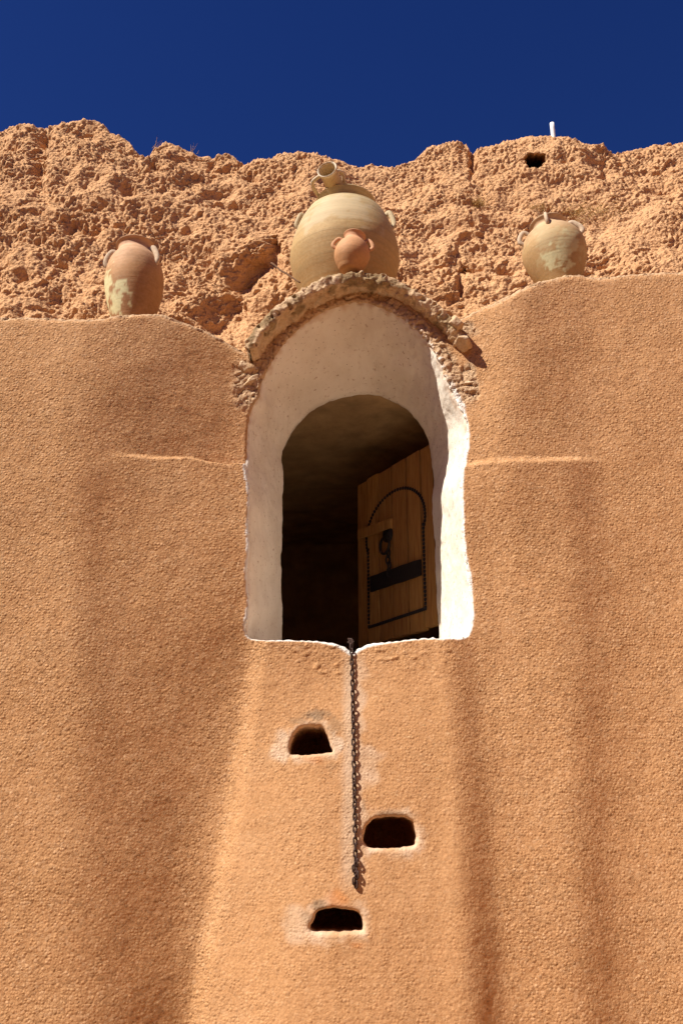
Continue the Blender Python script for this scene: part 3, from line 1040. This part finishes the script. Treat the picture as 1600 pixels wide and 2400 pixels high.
disp -= 0.020 * (1 - sstep(0.20, 0.32, pit)) * sstep(-0.25, 0.0, perlin(Hf, 5, 105) + 0.25 * (np.repeat(u, NSEC) < 0.4))
Hf += secn * disp[:, None]
stain = 0.7 * sstep(0.05, 0.35, fbm(Hf, 9, 4, 111))
HFc = [tuple(f) for f in grid_faces(nh, NSEC, True)] + [tuple(range(NSEC - 1, -1, -1)), tuple((nh - 1) * NSEC + k for k in range(NSEC))]
hood = build("arch_hood", Hf, HFc, M_HOOD, facade, attrs={"stain": stain})

# loose stones: the end of the hood and rubble showing where plaster fell
def stone(c, size, rot, seed, mat=M_STONE, parent=facade, stain_amt=0.0):
    r_ = np.random.default_rng(seed)
    n1, n2 = 22, 32
    th = np.linspace(0.02, np.pi - 0.02, n1); ph = np.linspace(0, 2 * np.pi, n2, endpoint=False)
    A, B = np.meshgrid(th, ph, indexing='ij')
    p = np.stack([np.sin(A) * np.cos(B), np.sin(A) * np.sin(B), np.cos(A)], -1).reshape(-1, 3)
    p = p / (np.abs(p) ** 8).sum(1)[:, None] ** (1 / 8)
    for _ in range(9):                                       # chip corners off with random planes
        q = r_.normal(size=3); q /= np.linalg.norm(q)
        dd = p @ q - r_.uniform(0.75, 1.05)
        p = p - np.maximum(dd, 0)[:, None] * q
    p = p * (np.array(size) / 2)
    p += p / (np.linalg.norm(p, axis=1)[:, None] + 1e-9) * (0.004 * fbm(p + seed, 30, 3, seed)[:, None])
    M_ = np.array(Matrix.Rotation(rot[1], 3, 'Y') @ Matrix.Rotation(rot[0], 3, 'X') @ Matrix.Rotation(rot[2], 3, 'Z'))
    p = p @ M_.T + np.array(c)
    fs = [tuple(f) for f in grid_faces(n1, n2, True)] + [tuple(range(n2 - 1, -1, -1)), tuple((n1 - 1) * n2 + k for k in range(n2))]
    return build("stone", p, fs, mat, parent, attrs={"stain": np.zeros(len(p)) + stain_amt})
def stone_px(px, py, Y, size, deg, seed, **kw):
    return stone(at(px, py, Y), size, (0.1, R(deg), 0.1), seed, **kw)
stone_px(1062, 764, 0.010, (0.075, 0.12, 0.055), 48, 1, mat=M_HOOD)
stone_px(1088, 806, 0.006, (0.072, 0.12, 0.066), 52, 2, mat=M_HOOD)
for q, (x, y, w, h_, deg) in enumerate(((578, 866, .075, .050, 24), (590, 897, .080, .040, -28), (562, 905, .055, .045, 12),
                                         (1100, 900, .070, .032, -28),)):
    P_ = at(x, y, 0)
    yy = surf_y(P_[0], P_[2])
    stone_px(x, y, yy + 0.016, (w, 0.06, h_), deg, 20 + q, mat=M_HOOD)

# ------------------------------------------------------------------ chain hanging from the notch of the sill
top_p = at(822, 1512, 0); bot_p = at(832, 2076, 0)
chain = empty("iron_chain", (0, 0, 0))
tag(chain, "rusty twisted iron chain hanging from the door sill", "chain")
LN, LW_, WR = 0.031, 0.0180, 0.0032
def link_mesh():
    pts = []
    a, r_ = LN / 2 - LW_ / 2, LW_ / 2 - WR
    for t in np.linspace(-np.pi / 2, np.pi / 2, 9): pts.append((r_ * np.sin(t + np.pi / 2 - np.pi / 2) * 1.0, 0, 0))
    pts = []
    for t in np.linspace(0, np.pi, 9): pts.append((r_ * np.cos(t), 0, a + r_ * np.sin(t)))
    for t in np.linspace(np.pi, 2 * np.pi, 9): pts.append((r_ * np.cos(t), 0, -a + r_ * np.sin(t)))
    return tube(np.array(pts), WR, 8, True)
lv_, lf_ = link_mesh()
proto = None
zc = top_p[2] + 0.02
pitch = LN - 3.2 * WR
q = 0
rngc = np.random.default_rng(11)
def add_link(x, y, z, yaw, lean=0.0):
    global proto
    if proto is None:
        proto = build("link", lv_, lf_, M_IRON, chain)
        o = proto
    else:
        o = proto.copy(); link(o, chain)
    o.location = (x, y, z)
    o.rotation_euler = (lean, rngc.uniform(-.12, .12), yaw)
    return o
x_top, x_bot = top_p[0], bot_p[0]
z_end = bot_p[2] + 0.01
# over the edge of the sill
edge_y = surf_y(top_p[0], top_p[2] - 0.02)
add_link(top_p[0] - .002, edge_y + 0.045, top_p[2] + 0.012, 0.8, 1.3)
add_link(top_p[0] - .001, edge_y + 0.022, top_p[2] + 0.012, -0.8, 1.2)
zq = top_p[2] + 0.0
while zq > z_end:
    t = (top_p[2] - zq) / (top_p[2] - z_end)
    x = x_top + (x_bot - x_top) * min(1, t * 2.2 if t < .15 else .33 + (t - .15) * .79)
    y = min(surf_y(x, zq), surf_y(x, zq - .03)) - 0.004
    add_link(x, y, zq, R(45 if q % 2 else -45) + t * 5.0 + rngc.uniform(-.15, .15))
    zq -= pitch
    q += 1
# doubled back end
for w in range(4):
    zz = z_end + 0.02 + w * pitch
    x = x_bot + (0.006 if w % 2 else -0.006)
    add_link(x, surf_y(x, zz) - 0.013, zz, R(30 + 80 * w))

# ------------------------------------------------------------------ eroded earth cliff behind the house
SKY_PX = [(-500, 300), (-200, 290), (0, 292), (95, 284), (125, 290), (150, 284), (200, 274), (235, 280), (268, 292), (295, 304), (318, 328), (345, 335),
          (362, 322), (385, 313), (420, 318), (445, 328), (475, 334), (495, 337), (515, 331), (535, 330), (555, 342),
          (575, 353), (600, 353), (625, 358), (650, 354), (680, 352), (705, 345), (730, 350), (760, 358), (778, 368),
          (800, 362), (830, 364), (850, 366), (868, 356), (895, 357), (915, 362), (945, 352), (985, 338), (1020, 328), (1045, 322),
          (1075, 326), (1095, 333), (1130, 332), (1160, 337), (1200, 331), (1228, 335), (1255, 329), (1295, 328),
          (1325, 324), (1345, 330), (1365, 334), (1400, 331), (1440, 326), (1470, 323), (1503, 320), (1600, 316), (1800, 322), (2200, 330)]
CY0, CZ0, CSL = 0.40, 3.6, 0.36
def on_cliff(px, py):
    dd = ray(px, py)
    # CAM + t d : Y = CY0 + CSL (Z - CZ0)
    t = (CY0 + CSL * (CAM[2] - CZ0) - CAM[1]) / (dd[1] - CSL * dd[2])
    return CAM + dd * t
crest = np.array([on_cliff(*p) for p in SKY_PX])
cst = 0.0056
cxs = np.unique(np.round(np.r_[np.linspace(-6, -2.25, 70), np.arange(-2.25, 2.25, cst), np.linspace(2.25, 6, 70)], 5))
ctop = np.interp(cxs, crest[:, 0], crest[:, 2]) - 0.02
nface = 400
Y_ = []; Z_ = []; NY = []; NZ = []
ln = math.hypot(1, CSL)
ny0, nz0 = -1 / ln, CSL / ln
for z in np.linspace(2.2, 3.66, 14):
    Y_.append(np.full(len(cxs), CY0 + CSL * max(z - CZ0, -.15))); Z_.append(np.full(len(cxs), z)); NY.append(ny0); NZ.append(nz0)
RAD = 0.10
for q in range(nface):
    t = (q + 1) / nface
    z = 3.66 + (ctop - RAD * 0.7 - 3.66) * t
    Y_.append(CY0 + CSL * (z - CZ0)); Z_.append(z); NY.append(ny0); NZ.append(nz0)
yb, zb = Y_[-1].copy(), Z_[-1].copy()
a0 = math.atan2(nz0, -ny0)
for q in range(1, 22):
    a = a0 + (math.pi / 2 - a0) * q / 21
    Y_.append(yb + RAD * (math.cos(a0) - math.cos(a))); Z_.append(zb + RAD * (math.sin(a) - math.sin(a0)))
    NY.append(-math.cos(a)); NZ.append(math.sin(a))
yb, zb = Y_[-1].copy(), Z_[-1].copy()
for q in range(1, 40):
    w = 0.006 * q + 0.00045 * q ** 2.6
    Y_.append(yb + w); Z_.append(zb - 0.03 * w); NY.append(0.0); NZ.append(1.0)
CYm, CZm = np.array(Y_), np.array(Z_)
CXm = np.broadcast_to(cxs, CYm.shape)
cny, cnx = CXm.shape
CP_ = np.stack([CXm, CYm, CZm], -1).reshape(-1, 3)
CN = np.stack([np.zeros(cny), np.array(NY), np.array(NZ)], -1)
CN = np.repeat(CN, cnx, 0)
cpx, cpy = project(CP_)
warp = CP_ + 0.03 * np.stack([perlin(CP_, 9, 201), perlin(CP_, 9, 202), perlin(CP_, 9, 203)], 1)
dsp = 0.085 * fbm(CP_, 1.5, 3, 210)
dsp += 0.030 * (0.5 - np.abs(perlin(warp, 5.5, 220)))
rgh = 0.55 + 0.45 * (1 - sstep(500, 900, cpx + 120 * perlin(CP_, 1.3, 260)))
w_a = worley(warp, 8.0, 1); dsp += 0.020 * rgh * (0.55 - np.minimum(w_a, 1))
w_b = worley(warp + 7, 27.0, 2); dsp += 0.015 * rgh * (0.55 - np.minimum(w_b, 1))
w_c = worley(warp + 3, 50.0, 3); dsp += 0.012 * (0.55 - np.minimum(w_c, 1))
dsp += 0.012 * fbm(warp, 44, 3, 241, 0.6) * (0.4 + 0.8 * sstep(-.3, .4, perlin(CP_, 3.1, 242)))
dsp += 0.020 * fbm(warp, 7, 2, 243) * rgh
# bedding: faint ledges where layers of silt weathered back
lay = CP_[:, 2] + 0.10 * CP_[:, 0] + 0.06 * perlin(CP_, 1.6, 244)
dsp += 0.012 * perlin(np.column_stack([CP_[:, 0] * 0.12, CP_[:, 1] * 0, lay * 1.0]), 9, 245)
dsp -= 0.020 * sstep(0.12, 0.45, perlin(warp, 13, 230)) * sstep(-.2, .3, perlin(CP_, 2.2, 231))
cave = np.zeros(len(CP_))
jx = cpx + 8 * perlin(CP_, 16, 250) + 5 * perlin(CP_, 45, 251)
jy = cpy + 8 * perlin(CP_, 16, 252) + 5 * perlin(CP_, 45, 253)
for cx, cy, rx, ry, dep, pw in ((605, 640, 48, 36, .17, 2), (640, 592, 16, 28, .12, 2), (560, 650, 30, 30, .08, 2), (545, 725, 28, 46, .13, 2), (505, 745, 30, 40, .06, 2),
                                (360, 396, 15, 12, .06, 2), (302, 460, 18, 13, .06, 2), (168, 545, 22, 22, .06, 2),
                                (215, 548, 26, 20, .06, 2), (1250, 397, 20, 14, .55, 6), (1082, 640, 13, 14, .10, 2),
                                (1077, 674, 8, 16, .08, 2), (1146, 657, 9, 9, .06, 2), (1108, 372, 7, 44, .07, 2),
                                (340, 345, 16, 16, .06, 2), (590, 403, 18, 10, .05, 2), (1415, 400, 10, 24, .05, 2),
                                (1440, 340, 24, 12, .04, 2), (1000, 420, 34, 10, .04, 2), (700, 625, 14, 18, .06, 2),
                                (95, 400, 16, 60, .10, 2), (105, 325, 14, 26, .08, 2), (650, 760, 30, 30, .03, 2),
                                (1030, 620, 26, 9, .04, 2), (1190, 640, 30, 12, .05, 2), (280, 545, 60, 7, .035, 2),
                                (390, 540, 60, 6, .03, 2), (1400, 620, 34, 12, .04, 2)):
    r2 = (np.abs((jx - cx) / rx) ** pw + np.abs((jy - cy) / ry) ** pw)
    g_ = np.exp(-r2 ** (1.0 if pw == 2 else 1.5))
    if dep >= 0.1:
        cave += dep * g_
    else:
        dsp -= dep * g_
# a lip of bedded earth on the sunny side and the swelling at the upper corner
dsp += 0.05 * np.exp(-((cpy - (505 + (cpx - 1380) * 0.13)) / 26) ** 2) * sstep(1180, 1300, cpx) * 0.6
dsp += 0.05 * np.exp(-((cpx - 200) / 90) ** 2) * (1 - sstep(380, 520, cpy))
dsp = np.where(CZm.ravel() < 3.6, np.minimum(dsp, 0.0), dsp)
Cv = CP_ + CN * dsp[:, None] + cave[:, None] * np.array([0.15, 0.85, 0.5])
Fcl = grid_faces(cny, cnx)
bad = (np.abs(Cv[:, 0]) < 0.66) & (CP_[:, 2] < 3.70)
Fcl = Fcl[~bad[Fcl].any(1)]
cliff = build("cliff", Cv, Fcl, M_CLIFF)
tag(cliff, "crumbling orange earth cliff rising behind the house", "cliff", kind="structure")
def cliff_at(px, py):
    """the point of the built cliff seen nearest a photograph pixel"""
    qx, qy = project(Cv)
    return Cv[int(np.argmin((qx - px) ** 2 + (qy - py) ** 2))]

# ------------------------------------------------------------------ jars
def lathe(profile, per=10, nseg=120):
    pr = catmull(profile, per)
    n = len(pr)
    a = np.linspace(0, 2 * np.pi, nseg, endpoint=False)
    V_ = np.stack([pr[:, None, 0] * np.cos(a), pr[:, None, 0] * np.sin(a), np.broadcast_to(pr[:, None, 1], (n, nseg))], -1).reshape(-1, 3)
    return V_, grid_faces(n, nseg, True), pr

def make_jar(name, label, loc, rot, outer, wall, mat, handles, glaze_fn=None, hmat=None, cat="jar", hpaint=None, group=None):
    root = empty(name, loc, rot)
    tag(root, label, cat, group)
    z_top = max(p[1] for p in outer)
    prof = list(outer)
    # over the rim and down the inside
    inner = [(max(r_ - wall, 0.004), z) for r_, z in reversed(outer) if z > z_top * 0.25]
    prof = prof + [(outer[-1][0] - wall * 0.5, z_top + wall * 0.45)] + inner + [(0.002, z_top * 0.25)]
    prof = [(0.002, outer[0][1])] + prof
    V_, F_, pr = lathe(prof)
    V_[:, :2] *= (1 + 0.012 * fbm(V_, 3.5 / max(outer[len(outer) // 2][0], .05) * .2, 3, hash(name) % 97))[:, None]
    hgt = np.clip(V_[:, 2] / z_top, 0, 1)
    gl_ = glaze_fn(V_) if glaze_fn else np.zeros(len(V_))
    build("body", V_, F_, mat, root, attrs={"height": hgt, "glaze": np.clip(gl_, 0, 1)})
    for (az, r0, z0, r1, z1, outw, rad) in handles:
        c_, s_ = math.cos(az), math.sin(az)
        mid_z = (z0 + z1) / 2
        pts = catmull([(r0 - .012, z0), (r0 + outw * .55, z0 + .012), (max(r0, r1 - .5 * (r1 - r0)) + outw, mid_z + (z0 - z1) * .22), (r1 + outw * .55, mid_z - (z0 - z1) * .22),
                       (r1 - .012, z1)], 8)
        path = np.array([(p[0] * c_, p[0] * s_, p[1]) for p in pts])
        hv, hf = tube(path, rad, 12, flat=1.5)
        build("handle", hv, hf, hmat or mat, root, attrs={"height": np.full(len(hv), .8), "glaze": np.zeros(len(hv)) + (hpaint or 0)})
    return root

def glaze_patch(seed, az, zc, wz, waz, amt=1.0, sc=14):
    def f(v):
        a = np.arctan2(v[:, 1], v[:, 0])
        da = (a - az + np.pi) % (2 * np.pi) - np.pi
        m = 1.1 - np.sqrt((da / waz) ** 2 + ((v[:, 2] - zc) / wz) ** 2) + 0.9 * fbm(v, sc * 1.3, 5, seed, 0.62)
        return amt * sstep(0.25, 0.5, m)
    return f
def gl_max(*fs):
    return lambda v: np.maximum.reduce([f(v) for f in fs])

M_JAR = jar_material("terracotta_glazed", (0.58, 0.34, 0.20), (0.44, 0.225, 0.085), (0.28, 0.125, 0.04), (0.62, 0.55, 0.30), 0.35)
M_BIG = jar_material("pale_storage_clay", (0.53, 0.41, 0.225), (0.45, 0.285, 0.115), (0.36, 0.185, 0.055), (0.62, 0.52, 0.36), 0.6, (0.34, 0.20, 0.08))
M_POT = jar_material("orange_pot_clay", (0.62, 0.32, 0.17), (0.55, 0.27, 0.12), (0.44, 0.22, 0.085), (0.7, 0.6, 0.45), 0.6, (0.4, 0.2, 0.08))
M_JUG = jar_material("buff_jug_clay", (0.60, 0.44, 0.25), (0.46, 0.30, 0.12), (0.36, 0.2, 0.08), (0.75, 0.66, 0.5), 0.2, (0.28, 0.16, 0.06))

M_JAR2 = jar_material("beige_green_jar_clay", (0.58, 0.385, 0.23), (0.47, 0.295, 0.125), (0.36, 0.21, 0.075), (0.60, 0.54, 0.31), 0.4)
PA = math.pi
# left jar
b = at(316, 731, 0.16)
lz = ztop(at(316, 731)[0]) - 0.012
make_jar("storage_jar", "tall egg shaped clay jar with flaking yellow glaze standing alone on the wall top", (b[0] - 0.005, 0.165, lz), (R(-3), R(-2.5), 0),
         [(0.062, 0.0), (0.086, 0.06), (0.114, 0.15), (0.136, 0.255), (0.140, 0.335), (0.124, 0.412), (0.095, 0.462), (0.083, 0.482), (0.084, 0.504), (0.095, 0.518)],
         0.014, M_JAR,
         [(R(196), .098, .458, .124, .372, .019, .0100), (R(-28), .098, .458, .126, .362, .018, .0100), (R(80), .096, .460, .128, .365, .03, .011)],
         gl_max(glaze_patch(3, R(-128), 0.16, 0.09, 0.75), glaze_patch(5, R(-150), 0.27, 0.10, 0.35), glaze_patch(8, R(180), 0.20, 0.2, 0.4)), hmat=M_HANDLE)
# right jar
b = at(1305, 648, 0.16)
lz = ztop(at(1305, 650)[0]) - 0.012
make_jar("storage_jar", "squat round clay jar with three ear handles and a pale glaze patch on its belly", (b[0] + 0.028, 0.17, lz), (R(-5), R(-6), 0),
         [(0.070, 0.0), (0.092, 0.05), (0.122, 0.12), (0.148, 0.195), (0.156, 0.255), (0.145, 0.310), (0.116, 0.352), (0.088, 0.376), (0.077, 0.390), (0.079, 0.404), (0.090, 0.420)],
         0.014, M_JAR2,
         [(R(188), .122, .358, .150, .292, .022, .0080), (R(-108), .088, .396, .128, .318, .020, .0095), (R(-14), .100, .388, .138, .318, .030, .0085), (R(90), .1, .37, .14, .29, .03, .01)],
         gl_max(glaze_patch(13, R(-102), 0.125, 0.085, 0.5), glaze_patch(15, R(-78), 0.20, 0.07, 0.35, 0.6), glaze_patch(17, R(-100), 0.22, 0.1, 1.0, 0.25)), hmat=M_HANDLE)
# great jar over the doorway
bx = at(803, 560, 0.34)[0]
big_z = 3.84
big_pos = np.array([bx + 0.002, 0.34, big_z])
make_jar("great_jar", "great pale clay storage jar standing above the arch behind a little orange pot", tuple(big_pos), (R(-2), R(1.0), 0),
         [(0.10, 0.0), (0.138, 0.08), (0.180, 0.175), (0.220, 0.262), (0.254, 0.345), (0.274, 0.425), (0.277, 0.480), (0.266, 0.555), (0.240, 0.64), (0.207, 0.708), (0.195, 0.720), (0.150, 0.738), (0.126, 0.750), (0.128, 0.770), (0.150, 0.800), (0.155, 0.808)],
         0.018, M_BIG,
         [(R(200), .236, .660, .258, .580, .006, .009), (R(-20), .230, .682, .256, .590, .010, .009), (R(86), .226, .69, .256, .59, .016, .011)],
         glaze_patch(23, R(-120), 0.60, 0.12, 1.2, 0.3, 7), hpaint=0.3)
# jug lying in the mouth of the great jar, its neck pointing out and up
jm = at(766, 397, 0.17)             # mouth centre
jb = at(789, 448, 0.31)             # neck base
ax = (jm - jb); neck_len = np.linalg.norm(ax); ax = Vector(ax / neck_len)
rotq = ax.to_track_quat('Z', 'Y').to_euler()
NL = neck_len
base = Vector(jb) - ax * 0.16
make_jar("clay_jug", "two handled buff jug tilted in the mouth of the great jar, its open neck showing", tuple(base), rotq,
         [(0.035, 0.0), (0.065, 0.03), (0.085, 0.075), (0.080, 0.12), (0.062, 0.15), (0.050, 0.17), (0.045, 0.16 + NL * .45), (0.046, 0.16 + NL * .8), (0.050, 0.16 + NL * .97), (0.0525, 0.16 + NL)],
         0.007, M_JUG,
         [], glaze_patch(33, R(-90), 0.16 + NL, 0.012, 4, 0.8), cat="jug")
jug = bpy.data.objects["clay_jug"]
inv_j = jug.matrix_basis.inverted() if False else (Matrix.Translation(Vector(base)) @ ax.to_track_quat('Z', 'Y').to_matrix().to_4x4()).inverted()
def jug_handle(pts_px, rad):
    w = catmull([at(*p) for p in pts_px], 8)
    lp = np.array([inv_j @ Vector(p) for p in w])
    hv, hf = tube(lp, rad, 12)
    build("handle", hv, hf, M_JUG, jug, attrs={"height": np.full(len(hv), .8), "glaze": np.full(len(hv), .35)})
jug_handle([(752, 412, .235), (741, 418, .24), (732, 428, .26), (735, 442, .285), (744, 456, .32)], 0.0095)
jug_handle([(778, 402, .215), (794, 402, .23), (803, 408, .25), (806, 424, .275), (815, 448, .32)], 0.0105)
# little pot in front
b = at(824, 628, 0.02)
make_jar("little_pot", "little orange two handled pot in front of the great jar", (b[0] - .010, 0.0, at(826, 632, 0.0)[2] - 0.008), (R(-3), R(7), 0),
         [(0.040, 0.0), (0.058, 0.022), (0.078, 0.058), (0.083, 0.095), (0.072, 0.135), (0.052, 0.160), (0.0445, 0.172), (0.047, 0.188), (0.053, 0.198)],
         0.008, M_POT,
         [(R(184), .058, .158, .080, .110, .022, .0062), (R(-12), .058, .158, .080, .110, .022, .0062)],
         None, cat="pot")

# ------------------------------------------------------------------ small things
p0 = cliff_at(1297, 336); 
yb = p0[1] + 0.12
pb = at(1298, 345, yb); pt = at(1292.5, 289, yb)
ax = pt - pb
path = np.array([pb - ax * 0.6 + ax * 1.6 * t for t in np.linspace(0, 1, 8)])
pv, pf = tube(path, 0.0145, 20)
post = build("white_pipe", pv, pf, M_PIPE)
tag(post, "short white pipe sticking up from the cliff top against the sky", "pipe")

tw0 = at(636, 618, 0.42); tw1 = at(702, 662, 0.12)
pts = np.array([tw0 + (tw1 - tw0) * t + 0.004 * np.array([math.sin(t * 9), 0, math.cos(t * 11)]) for t in np.linspace(0, 1, 14)])
pv, pf = tube(pts, np.linspace(0.0055, 0.0035, 14), 8)
tag(build("dry_stick", pv, pf, M_TWIG), "thin dark stick leaning under the great jar", "stick")

def tuft(px, py, n_, ln_, spread, seed, label, droop=0.0):
    r_ = np.random.default_rng(seed)
    c = cliff_at(px, py)
    vs, fs = [], []
    for _ in range(n_):
        a = r_.uniform(0, 2 * np.pi); l_ = ln_ * r_.uniform(.5, 1.1)
        o = c + np.array([r_.normal(0, spread), r_.normal(0, .01) + 0.005, r_.normal(0, spread * .35)])
        dr = np.array([math.cos(a) * .6, -abs(r_.normal(.5, .3)), 0.9 - droop + r_.normal(0, .3)])
        dr /= np.linalg.norm(dr)
        side = np.cross(dr, [0, 1, 0.2]); side /= np.linalg.norm(side)
        b0 = len(vs)
        for t in (0, .35, .7, 1.0):
            p = o + dr * l_ * t + np.array([0, -.2, -.5 - droop]) * l_ * .35 * t * t
            w = 0.0016 * (1 - .8 * t)
            vs += [p - side * w, p + side * w, p + np.array([0, -w, w])]
        for t in range(3):
            q0 = b0 + t * 3
            for k in range(3):
                fs.append((q0 + k, q0 + (k + 1) % 3, q0 + 3 + (k + 1) % 3, q0 + 3 + k))
    o = build("grass_tuft", vs, fs, M_STRAW)
    tag(o, label, "grass", "dry grass tufts on the cliff", "stuff")
    return o
tuft(1118, 482, 110, 0.055, 0.030, 1, "straw coloured grass tuft on the cliff between the great jar and the squat jar")
tuft(1400, 500, 260, 0.05, 0.11, 2, "long fringe of dry grass on the cliff above the squat jar", 0.5)
tuft(1262, 492, 90, 0.045, 0.035, 3, "small dry grass tuft just behind the rim of the squat jar", 0.2)
tuft(347, 332, 4, 0.085, 0.010, 4, "few thin stalks on the skyline in the dip beside the tall cliff hump")
tuft(462, 330, 5, 0.07, 0.016, 5, "few thin stalks on the skyline above the egg shaped jar")
